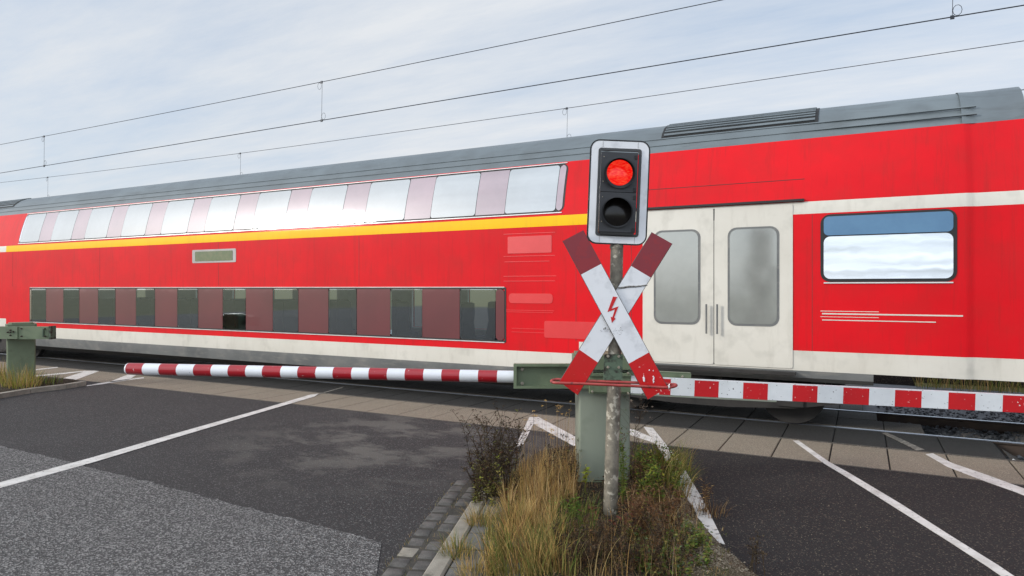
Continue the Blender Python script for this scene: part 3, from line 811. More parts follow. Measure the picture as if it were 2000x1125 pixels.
# left holder: flanged plate
mb=MB(); pbox(mb,1003,1152,712,757,6.50,6.53); pbox(mb,1003,1152,711,716,6.44,6.5); pbox(mb,1003,1152,754,759,6.44,6.5); pbox(mb,1003,1009,716,754,6.44,6.5)
hd=mb.build('arm_holder',M['green'],BAR)
bolts([(1020,721,6.49,.015),(1020,749,6.49,.015)],hd)
# round arm to the left, stripes by ring
P0=S(1010,736,6.60); P1=S(249,720,7.02)
ax=(P1-P0); Ltot=ax.length; ax.normalize()
def parm(px):   # distance along the arm whose projection falls on pixel column px
    lo,hi=0,Ltot
    for _ in range(40):
        md=(lo+hi)/2; p=P0+ax*md-EYE; x=CX+F*p.dot(RV)/p.dot(VD)
        if x>px: lo=md
        else: hi=md
    return lo
edges=[972,935,899,864,829,793,758.5,723,689.5,653.5,620,585,552,516.5,484,450,417,383,350,316,284,252]
ts=[0]+[parm(e) for e in edges]+[Ltot]
pts=[]; rad=[]; mats=[]
r0=.0605
for i,t in enumerate(ts[:-1]):
    pts.append(P0+ax*t); rad.append(r0); mats.append(1 if i%2==0 else 0)
mats[-1]=1
pts.append(P0+ax*(Ltot-.012)); rad.append(r0); mats.append(1)
pts.append(P0+ax*Ltot); rad.append(r0*.9); mats.append(1)
mb=MB(); mb.tube(pts,rad,28,mats=mats[:len(pts)-1])
tag(mb.build('barrier_arm',[M['boom_red'],M['boom_white']],BAR,smooth=40),'round red and white striped arm')
# flat plank arm to the right
Q0=S(1228,752,6.36); Q1=S(1960,788,6.03); qd=(Q1-Q0); ql=qd.length; qd.normalize()
def parm2(px):
    lo,hi=0,8.
    for _ in range(40):
        md=(lo+hi)/2; p=Q0+qd*md-EYE; x=CX+F*p.dot(RV)/p.dot(VD)
        if x<px: lo=md
        else: hi=md
    return lo
e2=[1310,1356.5,1403.6,1451.5,1499.7,1548,1596.6,1647,1697.5,1748,1800,1852.5,1905,1958.5]
e2=[1232+0,1283]+e2[0:]
ts=[0.02]+[parm2(e) for e in [1288,1310,1356.5,1403.6,1451.5,1499.7,1548,1596.6,1647,1697.5,1748,1800,1852.5,1905,1958.5]]
while len(ts)<19: ts.append(ts[-1]+.228)
qn=Vector((-qd.y,qd.x,0)).normalized()     # away from camera
qu=qn.cross(qd)*-1
if qu.z<0: qu=-qu
mb=MB(); hh=.076
for i in range(len(ts)-1):
    # white red white red ...
    m_=1 if i in (0,2) else (0 if i in (1,) else (0 if i%2==1 else 1))
    o=Q0+qd*ts[i]-qu*hh; mb.box(o,qd*(ts[i+1]-ts[i]-.0005),qn*.035,qu*2*hh,m_)
mb.box(Q0+qd*.02+qu*hh,qd*(ts[-1]-.02),qn*.05,qu*.008,1)
tag(mb.build('barrier_arm',[M['flat_red'],M['flat_white']],BAR),'flat chipped red and white plank')
mb=MB(); mb.box(Q0+qd*.02-qu*(hh+.016)+qn*.002,qd*1.35,qn*.05,qu*.015); mb.build('arm_bracket',M['green_pale'],BAR)
mb=MB(); p=S(1228,744,6.46); mb.box(S(1226,741,6.46),qd*.60,qn*.03,qu*.085); mb.box(S(1226,724,6.455),qd*.60,qn*.06,qu*.006)
hd=mb.build('arm_holder',M['green'],BAR)
bolts([(1333,735.5,6.42,.014),(1240,735,6.44,.014)],hd)

# second machine at the left edge
dl=13.2
lz=S(38,745,dl)
B2=thing('barrier_machine','green barrier post in weeds at the far left edge, with a short bolted arm stub','barrier',(lz.x,lz.y,.05))
def rotbox(mb,c,ang,w,dp_,z0,z1,m=0,e=.02):
    ca,sa=math.cos(ang),math.sin(ang); ex=Vector((ca,sa,0)); ey=Vector((-sa,ca,0))
    foot=[(-w/2+e,-dp_/2),(w/2-e,-dp_/2),(w/2,-dp_/2+e),(w/2,dp_/2-e),(w/2-e,dp_/2),(-w/2+e,dp_/2),(-w/2,dp_/2-e),(-w/2,-dp_/2+e)]
    vs=[Vector((c.x,c.y,0))+ex*u+ey*v+UP*z for z in (z0,z1) for u,v in foot]; n=8
    mb.add(vs,[(k,(k+1)%n,n+(k+1)%n,n+k) for k in range(n)]+[tuple(range(n)),tuple(range(2*n-1,n-1,-1))],m)
ang=A+math.radians(-52)
pc=S(41,745,13.3)
mb=MB(); rotbox(mb,pc,ang,.46,.46,-.05,1.19); mb.build('cabinet',M['green'],B2,smooth=30)
mb=MB(); rotbox(mb,pc,ang,.50,.50,1.185,1.235,e=.03); rotbox(mb,pc,ang,.40,.40,1.23,1.262,e=.05); mb.build('cap',M['green'],B2,smooth=30)
mb=MB(); pbox(mb,-8,34,638,662,12.88,12.98); pbox(mb,34,95,638,662.5,12.90,13.0); hb=mb.build('arm_holder',M['green'],B2)
mb=MB(); pbox(mb,95.3,98.5,637,663,12.86,13.02); pbox(mb,82,84.5,642,658,12.87,12.9); mb.build('end_plate',M['green_rust'],hb)
bolts([(x,y,12.87,.013) for x,y in ((20,645),(15,649),(20,649),(26,648),(20,655),(42,642),(42,657),(88,642),(88,657))],hb,'rust')

# ------------------------------------------------------------------ signal mast with St Andrew's cross
D=5.60
base=S(1190,1000,D)
SIG=thing('crossing_signal','galvanised pole with lit red warning light above a red and white cross in the weeds','level crossing signal',base)
def N(x,y,n): return S(x,y,D-n)
mb=MB(); mb.tube([S(1191.5,1030,D),S(1192,1000,D),S(1199,760,D),S(1205,480,D),S(1208,330,D-.0)],[.0600,.0595,.0570,.0525,.0515],24)
mb.build('pole',M['galv'],SIG,smooth=40)
mb=MB(); mb.tube([S(1203.6,487,D),S(1205,478,D)],.056,24); mb.build('pole_collar',M['galv'],SIG,smooth=40)
mb=MB(); c=S(1200,1018,D)
mb.box(S(1148,1040,D)-VD*.2,RV*.46,VD*.42,UP*.085); mb.build('foundation',M['concrete'],SIG)
def arm(name,E0,E1,E2,E3,s1,s2,n,label,reds=('sign_red_shaded','sign_red')):
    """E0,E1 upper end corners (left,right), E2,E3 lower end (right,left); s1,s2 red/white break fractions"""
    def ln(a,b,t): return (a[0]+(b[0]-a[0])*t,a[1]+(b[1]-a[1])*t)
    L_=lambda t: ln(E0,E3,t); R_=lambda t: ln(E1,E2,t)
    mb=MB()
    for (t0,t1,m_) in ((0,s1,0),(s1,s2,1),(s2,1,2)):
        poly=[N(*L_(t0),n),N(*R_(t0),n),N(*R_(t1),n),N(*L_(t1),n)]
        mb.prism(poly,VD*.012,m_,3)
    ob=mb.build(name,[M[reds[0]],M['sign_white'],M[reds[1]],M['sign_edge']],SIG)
    # thin dark folded rim along both long edges
    mb=MB()
    for f in (L_,R_): mb.tube([N(*f(0),n-.004),N(*f(1),n-.004)],.0042,6)
    mb.build('rim',M['sign_edge'],ob)
    return ob
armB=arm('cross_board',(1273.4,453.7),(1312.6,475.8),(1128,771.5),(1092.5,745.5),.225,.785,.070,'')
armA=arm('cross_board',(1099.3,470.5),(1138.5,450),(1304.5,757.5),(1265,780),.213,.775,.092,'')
def P3(p): return (1080+p[0]/3.2154, 440+p[1]/3.2154)
fl=[(377,448),(403,450),(368,524),(411,509),(385,579),(393,588),(370,612),(363,574),(373,578),(389,528),(342,545)]
mb=MB(); mb.prism([N(*P3(p),.0945) for p in fl],VD*.0015); mb.build('lightning_flash',M['bolt_red'],armA)
mb=MB()
cr=[(404,391),(440,389),(480,383),(520,384),(560,379),(592,376)]
mb.tube([N(*P3(p),.0715) for p in cr],[.004,.006,.0075,.0065,.006,.007],6); mb.tube([N(*P3((p[0],p[1]+9-(p[0]-404)*.04)),.0705) for p in cr[:5]],.003,5)
mb.build('crease',M['scratch'],armB)
mb=MB(); random.seed(3)
for k in range(46):
    x,y=P3((R(298,400),R(640,672)+0)); s_=R(.0012,.0035); c=N(x,y,.0935 if x>1080+ (340+ (R(0,0)))/3.2 and y<1 else .0715)
    mb.ball(c,s_,0,5,3)
mb.build('scuff_marks',M['scratch'],armB)
mb=MB()
for k in range(40):
    x,y=P3((R(372,436),R(640,690))); mb.ball(N(x,y,.0925),R(.001,.003),0,5,3)
mb.build('scuff_marks',M['scratch'],armA)
# paint loss patches on lower right end
mb=MB()
for cx_,cy_,w_,h_,k_ in ((570,965,10,22,16),(632,972,6,24,14),(605,910,2,2,2),(630,912,2,2,1)):
    for k in range(k_):
        x,y=P3((cx_+random.gauss(0,w_*.35),cy_+random.gauss(0,h_*.4))); c=N(x,y,.0925)
        mb.ball(c,R(.003,.007),0,6,3,(1,1,R(1,2)))
mb.build('paint_chips',M['sign_white'],armA)
# clamp plate
mb=MB(); pl=[N(1180.5,692,.062),N(1216.5,692,.062),N(1215.5,742,.062),N(1178.5,742,.062)]; mb.prism(pl,VD*.012)
cl=mb.build('clamp_plate',M['green_rust'],SIG)
bolts([(x,y,D-.064,.0105) for x,y in ((1187.5,695.5),(1208.5,696),(1187.5,717),(1208.5,717.5))],cl)
# guard ring: horizontal loop
nf,nb=.185,.055
zf=[]
def ringpt(x,y,n): return N(x,y,n)
fr_=[(1090,748),(1140,749.5),(1195,752),(1250,754.5),(1300,757)]
bk_=[(1312,750.5),(1260,748),(1200,746),(1145,744),(1090,741)]
pts=[N(x,y,nf) for x,y in fr_]
e0=pts[-1]; e1=N(*bk_[0],nb); c=(e0+e1)/2; hv=(e0-e1)/2
for k in range(1,8):
    a=PI*k/8; pts.append(c+hv*math.cos(a)+RV*(.058*math.sin(a)))
pts+=[N(x,y,nb) for x,y in bk_]
e0=pts[-1]; e1=pts[0]; c=(e0+e1)/2; hv=(e0-e1)/2
for k in range(1,8):
    a=PI*k/8; pts.append(c+hv*math.cos(a)-RV*(.055*math.sin(a)))
mb=MB(); mb.tube(pts,.0118,10,closed=True)
gr=mb.build('guard_ring',M['guard'],SIG,smooth=60)
mb=MB(); c=N(1306,756,nf); 
for k in range(3): 
    mb.tube([c+RV*(.004*k-.004)+(UP*math.cos(t)+VD*math.sin(t))*.0145 for t in [2*PI*j/8 for j in range(8)]],.0025,5,closed=True)
mb.tube([c-UP*.012,c-UP*.03+RV*.006],.002,4); mb.tube([c+UP*.012,c+UP*.026+RV*.008],.002,4)
mb.build('wire_tie',M['trimw'],gr)
# signal head
TH=math.radians(2.3)
U_=RV*math.cos(TH)-UP*math.sin(TH); W_=UP*math.cos(TH)+RV*math.sin(TH)
HC=S(1208.2,375.6,D)
def B(u,v,n):
    k=(D-n)/D; sc=D/F
    c=S(1208.2,375.6,D-n); return c+(U_*u+W_*v)*sc*k
def rrect(w,h,r,n,seg=6):
    out=[]
    for sx,sy,a0 in ((1,1,0),(-1,1,90),(-1,-1,180),(1,-1,270)):
        for k in range(seg+1):
            a=math.radians(a0+90*k/seg); out.append(B(sx*(w/2-r)+r*math.cos(a),sy*(h/2-r)+r*math.sin(a),n))
    return out
# ring plates so the middle stays open round the lamp box
def ring(mb,w0,h0,r0_,w1,h1,r1_,n,t,m=0):
    a=rrect(w0,h0,r0_,n); b=rrect(w1,h1,r1_,n); K=len(a); off=VD*t
    vs=a+b+[p+off for p in a]+[p+off for p in b]; fs=[]
    for k in range(K):
        j=(k+1)%K
        fs+= [(k,j,K+j,K+k),(2*K+k,3*K+k,3*K+j,2*K+j),(k,2*K+k,2*K+j,j),(K+k,K+j,3*K+j,3*K+k)]
    mb.add(vs,fs,m)
mb=MB(); ring(mb,117.5,204.5,19,112.2,199.2,16.5,.055,.022); bd=mb.build('backing_board',M['black'],SIG,smooth=40)
mb=MB(); ring(mb,112.4,199.4,16.5,84.5,172,5.5,.054,.018)
mb.build('white_border',M['sign_white'],bd,smooth=40)
mb=MB(); ring(mb,84.5,172,5.5,74.5,162,2,.060,.026); mb.build('inner_frame',M['sig_frame'],bd,smooth=40)
mb=MB()
for u in (-34,34.5): mb=MB(); mb.prism([B(u-.35,98.5,.0555),B(u+.35,98.5,.0555),B(u+.35,87.5,.0555),B(u-.35,87.5,.0555)],VD*.002); mb.prism([B(u-.35,-86.5,.0555),B(u+.35,-86.5,.0555),B(u+.35,-98.5,.0555),B(u-.35,-98.5,.0555)],VD*.002); mb.build('rivet_seam',M['disp_frame'],bd)
def lamp(cv,lit):
    mb=MB(); w,h=71,77.5
    a=[B(-w/2,cv+h/2,.075),B(w/2,cv+h/2,.075),B(w/2,cv-h/2,.075),B(-w/2,cv-h/2,.075)]; mb.prism(a,VD*.17)
    hs=mb.build('lamp_housing',M['sig_dark'],SIG)
    for sx,sy in ((-31,29),(-31,-19)):
        mb=MB(); mb.ball(B(sx,cv+sy,.077),.0045,0,8,5); mb.build('screw',M['bolt'],hs)
    mb=MB(); mb.prism([B(29,cv+34,.083),B(34,cv+34,.083),B(34,cv+27,.083),B(29,cv+27,.083)],VD*.01); mb.prism([B(29,cv-30,.083),B(34,cv-30,.083),B(34,cv-37,.083),B(29,cv-37,.083)],VD*.01); mb.build('hinge',M['black'],hs)
    lc=(0.8,cv-1.0) if lit else (-1.2,cv+.5)
    # visor: tube whose lip is longest on top
    K=40; ro,ri=30.5,28.6; vs=[];fs=[]
    for k in range(K):
        t=2*PI*k/K; c_,s_=math.cos(t),math.sin(t)
        nl=.095+.13*(.5+.5*s_)**.8
        vs+=[B(lc[0]+ro*c_,lc[1]+ro*s_,.073),B(lc[0]+ro*c_,lc[1]+ro*s_,nl),B(lc[0]+ri*c_,lc[1]+ri*s_,nl),B(lc[0]+ri*c_,lc[1]+ri*s_,.073)]
    for k in range(K):
        a=4*k;b=4*((k+1)%K)
        fs+=[(a,b,b+1,a+1),(a+1,b+1,b+2,a+2),(a+2,b+2,b+3,a+3)]
    mb=MB(); mb.add(vs,fs); mb.build('visor',M['sig_dark'],hs,smooth=50)
    mb=MB(); r_=25.2 if lit else 27.5; rows=5; vs=[];fs=[]
    for j in range(rows+1):
        rr=r_*(1-j/rows); nn=.0775+.018*(1-(1-j/rows)**2)
        for k in range(K): 
            t=2*PI*k/K; vs.append(B(lc[0]+rr*math.cos(t),lc[1]+rr*math.sin(t),nn))
    for j in range(rows):
        for k in range(K): fs.append((j*K+k,j*K+(k+1)%K,(j+1)*K+(k+1)%K,(j+1)*K+k))
    mb=MB(); mb.add(vs,fs); tag(mb.build('lens',M['lens_red' if lit else 'dark_lens'],hs,smooth=60),'lit red lens' if lit else 'unlit dark lens')
lamp(39.5,True); lamp(-39.0,False)
mb=MB(); mb.prism([B(-34.5,-78.5,.085),B(34,-78.5,.085),B(31,-83.5,.085),B(-31,-83.5,.085)],VD*.15); mb.build('housing_foot',M['black'],SIG)

# ------------------------------------------------------------------ vegetation
random.seed(11)
STRAW=[(.52,.34,.12),(.46,.28,.09),(.60,.43,.20),(.33,.20,.075),(.54,.39,.16)]
OLIVE=[(.15,.15,.035),(.20,.18,.05),(.12,.13,.03),(.28,.23,.07)]
GREEN=[(.08,.15,.022),(.12,.19,.03),(.06,.11,.02),(.17,.22,.035)]
YGREEN=[(.28,.32,.03),(.21,.26,.03),(.36,.36,.045)]
DARK=[(.045,.030,.018),(.065,.043,.024),(.034,.024,.016),(.085,.060,.030)]
BROWN=[(.12,.06,.028),(.17,.085,.035),(.09,.05,.028),(.20,.12,.06)]
def vary(c):
    k=R(.75,1.25); return (c[0]*k,c[1]*k*R(.94,1.06),c[2]*k)
def blade(mb,x,y,z,h,w,az,lean,c,seg=4,droop=.5):
    d=Vector((math.cos(az),math.sin(az),0)); sd=Vector((-d.y,d.x,0)); tw=R(0,PI); sd=(sd*math.cos(tw)+d*math.sin(tw)*.6)
    p=Vector((x,y,z)); pr=None; ang=lean*.35
    for k in range(seg+1):
        t=k/seg; ww=w*(1-t)**.7*.5 if k<seg else w*.05
        q=(p-sd*ww,p+sd*ww)
        if pr: mb.face([pr[0],pr[1],q[1],q[0]],0,c)
        pr=q; ang=lean*(.35+.65*t)+droop*t*t
        p=p+(UP*math.cos(ang)+d*math.sin(ang))*(h/seg)
def tuft(mb,x,y,n,rad,h,cols,w=.004,lean=.35,droop=.4,zf=zi):
    for _ in range(n):
        a=R(0,2*PI); r=rad*math.sqrt(R(0,1)); bx,by=x+r*math.cos(a),y+r*math.sin(a)
        blade(mb,bx,by,zf(bx,by)-.005,h*R(.45,1.1),w*R(.7,1.3),a+R(-.9,.9),lean*R(.1,1.4)*(.4+r/rad),vary(random.choice(cols)),droop=droop*R(0,1.6))
def leaf(mb,p,d,ln,wd,c,nrm=None):
    d=d.normalized(); s=d.cross(Vector((R(-.4,.4),R(-.4,.4),1))).normalized(); up=s.cross(d)
    a=p; b=p+d*ln*.45+s*wd*.5+up*ln*.06; e=p+d*ln-up*ln*.08; f=p+d*ln*.45-s*wd*.5+up*ln*.06; mid_=p+d*ln*.5-up*ln*.03
    mb.face([a,b,mid_],0,c); mb.face([b,e,mid_],0,c); mb.face([e,f,mid_],0,c); mb.face([f,a,mid_],0,c)
def forb(mb,x,y,h,stemc,leafc,nl=14,ll=.04,lw=.015,lean=.15,az=None,zf=zi,branch=0,head=None,stemw=.0022,leaf_from=.15):
    az=R(0,2*PI) if az is None else az
    d=Vector((math.cos(az),math.sin(az),0)); z=zf(x,y)
    pts=[]; p=Vector((x,y,z-.01)); seg=6
    for k in range(seg+1):
        pts.append(p.copy()); ang=lean*(.3+.9*k/seg)+R(-.08,.08); p=p+(UP*math.cos(ang)+d*math.sin(ang))*h/seg
    c=vary(random.choice(stemc)); mb.tube(pts,[stemw*(1.2-.8*k/seg) for k in range(seg+1)],4,0,True,False,None,c)
    def at(t):
        f=t*seg; i=min(int(f),seg-1); return pts[i].lerp(pts[i+1],f-i)
    for k in range(nl):
        t=leaf_from+(1-leaf_from)*R(0,1); q=at(t); a=R(0,2*PI); dd=Vector((math.cos(a),math.sin(a),R(-.3,.7)))
        leaf(mb,q,dd,ll*R(.5,1.25)*(1.15-.5*t),lw*R(.6,1.3),vary(random.choice(leafc)))
    for b in range(branch):
        t=R(.35,.95); q=at(t); a=R(0,2*PI); dd=Vector((math.cos(a)*.7,math.sin(a)*.7,R(.6,1.2))).normalized(); bl=h*R(.12,.32)
        e=q+dd*bl; mb.tube([q,q.lerp(e,.5)+UP*.008,e],[stemw*.6,stemw*.5,stemw*.4],3,0,False,False,None,c)
        for k in range(max(2,nl//6)):
            u=R(.2,1); s_=q.lerp(e,u); a2=R(0,2*PI); leaf(mb,s_,Vector((math.cos(a2),math.sin(a2),R(-.2,.8))),ll*R(.4,.9),lw*R(.5,1),vary(random.choice(leafc)))
        if head:
            for k in range(5):
                o=e+Vector((R(-1,1),R(-1,1),R(-.3,.5)))*.014; leaf(mb,o,Vector((R(-1,1),R(-1,1),R(-.2,1))),.016,.011,vary(random.choice(head)))
    if head:
        for k in range(9):
            o=pts[-1]+Vector((R(-1,1),R(-1,1),R(-.3,.5)))*.02; leaf(mb,o,Vector((R(-1,1),R(-1,1),R(-.2,1))),.018,.012,vary(random.choice(head)))
def plant(name,label,cat,px,py,fn,group=None,zf=zi,z0=.06):
    g=G(px,py,z0); mb=MB(); fn(mb,g)
    o=mb.build(name,M['plant'],origin=(g.x,g.y,zf(g.x,g.y)),fixn=False); tag(o,label,cat,group); return o
def at(px,py,z=.06): return G(px,py,z)
def scatter(fn,pxs,n):
    """call fn(x,y) for n points inside the pixel rectangle on the island"""
    x0,x1,y0,y1=pxs
    k=0
    while k<n:
        g=at(R(x0,x1),R(y0,y1)); fn(g.x,g.y); k+=1

# 1 dead dark shrub at left of the island
def f(mb,g):
    scatter(lambda x,y: forb(mb,x,y,R(.26,.80),DARK,DARK+DARK+DARK+BROWN[:1]+OLIVE[:1],24,.056,.016,R(.0,.5),branch=8,head=DARK,stemw=.0034),(928,1008,925,990),42)
    scatter(lambda x,y: forb(mb,x,y,R(.2,.45),DARK,OLIVE+OLIVE+YGREEN[:1]+DARK,30,.055,.016,R(.1,.6),branch=4),(925,985,930,995),22)
plant('dead_shrub','dark withered shrub with brown seed heads at the left side of the island','shrub',965,970,f)
def f(mb,g):
    def tussock(x,y,n,h,cols,lean,dr,rad=.05):
        for _ in range(n):
            a=R(0,2*PI); r=rad*math.sqrt(R(0,1)); bx,by=x+r*math.cos(a),y+r*math.sin(a)
            blade(mb,bx,by,zi(bx,by)-.005,h*R(.4,1.1),.0046*R(.5,1.9),a+R(-.5,.5),lean*R(.1,1.3),vary(random.choice(cols)),5,dr*R(0,1.5))
    for _ in range(46):
        q=at(R(1005,1125),R(925,1000)); c=random.choice([STRAW,STRAW,STRAW+BROWN,STRAW[1:4]+OLIVE])
        tussock(q.x,q.y,34,R(.26,.42),c,R(.2,.55),R(.2,.9))
    for _ in range(34):
        q=at(R(985,1085),R(985,1060)); c=random.choice([STRAW,STRAW,STRAW+OLIVE,BROWN+STRAW])
        tussock(q.x,q.y,36,R(.22,.36),c,R(.3,.7),R(.3,1.0))
    for _ in range(70):
        q=at(R(1015,1120),R(900,1000)); hh=R(.36,.60); blade(mb,q.x,q.y,zi(q.x,q.y),hh,.0032,R(0,6.28),R(.0,.35),vary(random.choice(STRAW+BROWN)),5,.1)
    for _ in range(26):
        q=at(R(1020,1125),R(890,950)); forb(mb,q.x,q.y,R(.42,.66),STRAW+BROWN,STRAW,0,.02,.006,R(0,.15),head=STRAW,stemw=.0014)
    for _ in range(22):
        q=at(R(1070,1128),R(905,985)); forb(mb,q.x,q.y,R(.2,.42),DARK+BROWN,DARK+BROWN+OLIVE,20,.035,.012,R(.05,.3),branch=4,head=DARK)
plant('straw_grass','tall clump of dry straw coloured grass left of the green barrier machine','grass clump',1070,985,f)
def f(mb,g):
    scatter(lambda x,y: forb(mb,x,y,R(.12,.36),DARK+OLIVE,GREEN+GREEN+YGREEN+OLIVE,34,.060,.017,R(.2,.7),branch=5),(1236,1325,920,1010),46)
    scatter(lambda x,y: forb(mb,x,y,R(.15,.33),BROWN+DARK,BROWN+DARK,24,.045,.018,R(.1,.6),branch=3),(1236,1310,925,985),30)
plant('leafy_weed','bushy green weed with feathery leaves growing right of the pole base','weed',1275,975,f)
def f(mb,g):
    for _ in range(26):
        q=at(R(1280,1345),R(905,960)); c=random.choice([OLIVE+STRAW[:2],OLIVE+GREEN,YGREEN+STRAW+OLIVE]); az0=R(-1.2,1.6)
        for k in range(24):
            a=R(0,2*PI); r=.05*math.sqrt(R(0,1)); bx,by=q.x+r*math.cos(a),q.y+r*math.sin(a)
            blade(mb,bx,by,zi(bx,by)-.005,R(.18,.44),.0062*R(.7,1.3),az0+R(-1.0,1.0),R(.2,.8),vary(random.choice(c)),5,R(.6,1.7))
    for _ in range(16):
        q=at(R(1238,1300),R(895,945)); c=random.choice([GREEN+OLIVE,OLIVE+BROWN])
        for k in range(22):
            a=R(0,2*PI); r=.05*math.sqrt(R(0,1)); bx,by=q.x+r*math.cos(a),q.y+r*math.sin(a)
            blade(mb,bx,by,zi(bx,by)-.005,R(.14,.34),.0058*R(.7,1.3),a,R(.2,.8),vary(random.choice(c)),5,R(.5,1.5))
plant('arching_grass','arching yellow green grass hanging over the white line right of the island','grass clump',1318,935,f)
def f(mb,g):
    for _ in range(4):
        forb(mb,g.x+R(-.02,.02),g.y+R(-.02,.02),R(.2,.30),OLIVE,YGREEN,12,.055,.030,R(.1,.5),branch=1,stemw=.0022,leaf_from=.45)
plant('sapling','small sapling with pale yellow green leaves against the left foot of the machine','sapling',1142,965,f)
def f(mb,g):
    for _ in range(5):
        forb(mb,g.x+R(-.03,.03),g.y+R(-.03,.03),R(.42,.62),OLIVE,GREEN,40,.055,.013,R(.0,.10),branch=4,stemw=.0025,head=BROWN)
plant('tall_weed','tall slim green weed rising between the pole and the machine right edge','weed',1216,985,f)
def f(mb,g):
    for _ in range(3):
        forb(mb,g.x+R(-.03,.03),g.y+R(-.03,.03),R(.75,.95),DARK,DARK,10,.02,.006,R(.12,.28),az=A+R(-.3,.3),branch=10,head=[(.25,.2,.16),(.12,.09,.07)],stemw=.002)
plant('dry_stalk','thin bare stalk with pale seed tips standing right of the machine','dry stalk',1232,955,f)
def f(mb,g):
    for _ in range(5): forb(mb,g.x+R(-.03,.03),g.y+R(-.03,.03),R(.2,.42),BROWN,STRAW[3:]+BROWN,10,.06,.006,R(.1,.5),branch=6,stemw=.0018)
    tuft(mb,g.x+.06,g.y-.02,70,.12,.2,STRAW[1:4]+BROWN,.005,.9,.7)
    tuft(mb,g.x-.02,g.y-.02,60,.10,.16,BROWN+DARK,.005,1.0,.5)
plant('dry_weed','dry brown wiry weed sprawling over the white line onto dark asphalt','dry weed',1378,1000,f,z0=.01)
def f(mb,g):
    for _ in range(5): forb(mb,g.x+R(-.06,.06),g.y+R(-.05,.05),R(.12,.28),DARK,DARK,10,.02,.010,R(.1,.4),branch=5,head=DARK)
plant('dry_weed','small dark dead weed at the bottom edge where gravel meets the right lane','dry weed',1478,1120,f,z0=.01)
def f(mb,g):
    for _ in range(60):
        q=at(R(955,1110),R(1045,1135)); c=random.choice([STRAW[:2]+OLIVE,OLIVE+GREEN[:2]+STRAW[:1],STRAW[:2]+BROWN[1:2],OLIVE+STRAW[1:2],OLIVE+BROWN])
        az0=R(1.2,4.4)
        for k in range(26):
            a=R(0,2*PI); r=.05*math.sqrt(R(0,1)); bx,by=q.x+r*math.cos(a),q.y+r*math.sin(a)
            blade(mb,bx,by,zi(bx,by)-.005,R(.13,.34),.0056*R(.5,1.9),az0+R(-1.1,1.1),R(.2,1.0),vary(random.choice(c)),5,R(.2,1.3))
    scatter(lambda x,y: tuft(mb,x,y,1,.04,.18,OLIVE+STRAW[:3],.0045,.8,.9),(960,1090,1125,1200),300)
plant('meadow_grass','low tangle of olive and straw grass at the bottom edge beside the kerb','grass clump',1030,1085,f)
def f(mb,g):
    scatter(lambda x,y: tuft(mb,x,y,1,.04,.22,GREEN+OLIVE,.006,.7,1.0),(1085,1165,1000,1060),330)
    scatter(lambda x,y: forb(mb,x,y,R(.08,.2),OLIVE,GREEN,14,.04,.016,.3),(1070,1130,990,1030),20)
plant('green_grass','fresh green grass tuft in front of the pole foundation, left of its base','grass clump',1120,1035,f)
def f(mb,g):
    scatter(lambda x,y: forb(mb,x,y,R(.08,.24),DARK+BROWN,DARK+BROWN,14,.03,.014,R(.05,.5),branch=4,head=DARK),(1085,1330,1045,1135),120)
    scatter(lambda x,y: blade(mb,x,y,zi(x,y),R(.12,.36),.0036,R(0,6.28),R(0,.7),vary(random.choice(STRAW+BROWN+[(.30,.22,.15)])),4,.3),(1090,1330,1050,1150),150)
    scatter(lambda x,y: tuft(mb,x,y,1,.03,.15,STRAW[:2]+BROWN+BROWN+OLIVE+GREEN[:1],.0045,1.0,.9),(1090,1310,1050,1150),420)
plant('rusty_weed','rust brown dead weeds filling the gap between pole base and gravel','dry weed',1255,1035,lambda mb,g: (
    scatter(lambda x,y: forb(mb,x,y,R(.10,.30),BROWN,BROWN+BROWN+[(.20,.085,.035),(.15,.06,.03)],18,.045,.016,R(.1,.6),branch=4,head=BROWN),(1225,1335,1000,1060),46),
    scatter(lambda x,y: blade(mb,x,y,zi(x,y),R(.12,.34),.0045,R(0,6.28),R(.1,.9),vary(random.choice(STRAW+BROWN)),4,.5),(1225,1360,990,1080),160)))
plant('withered_weeds','withered brown weed stalks at the bottom edge below the pole','dry weed',1200,1095,f)
tl=['dry tuft spilling over the far end of the pale kerb stone','olive tuft at the joint between the two pale kerb stones','straw tuft behind the nearest kerb stone at the bottom edge']
for (px,py,n,h,cols),lb in zip(((940,1025,330,.20,STRAW+OLIVE),(893,1085,300,.18,OLIVE+STRAW[:2]+GREEN[:1]),(925,1128,260,.20,STRAW+OLIVE)),tl):
    def f(mb,g,n=n,h=h,cols=cols): tuft(mb,g.x,g.y,n,.11,h,cols,.0042,.9,.6,zf=lambda x,y:.06)
    plant('grass_tuft',lb,'grass tuft',px,py,f,'tufts along the kerb')
def f(mb,g):
    scatter(lambda x,y: forb(mb,x,y,R(.06,.16),OLIVE,GREEN+OLIVE+[(.13,.17,.09)],16,.036,.020,.4),(1215,1385,1035,1130),130)
plant('creeping_weed','low creeping green weed on the gravelly part at the bottom of the island','weed',1270,1090,f)
# left island tufts
def flat(x,y): return max(zl(x,y),0) if inside(x,y,LI) else 0.0
for px,py,n,h,cols,lb in ((8,748,260,.52,STRAW+OLIVE,'pale dry grass at the extreme left edge beside the green post'),(42,757,320,.45,OLIVE+STRAW+YGREEN,'yellow green grass growing in front of the green post'),(88,751,200,.24,OLIVE+GREEN+DARK,'low dark green weeds right of the green post')):
    def f(mb,g,n=n,h=h,cols=cols): tuft(mb,g.x,g.y,n,.30,h,cols,.009,.6,.5,zf=flat)
    plant('grass_tuft',lb,'grass tuft',px,py,f,zf=flat)
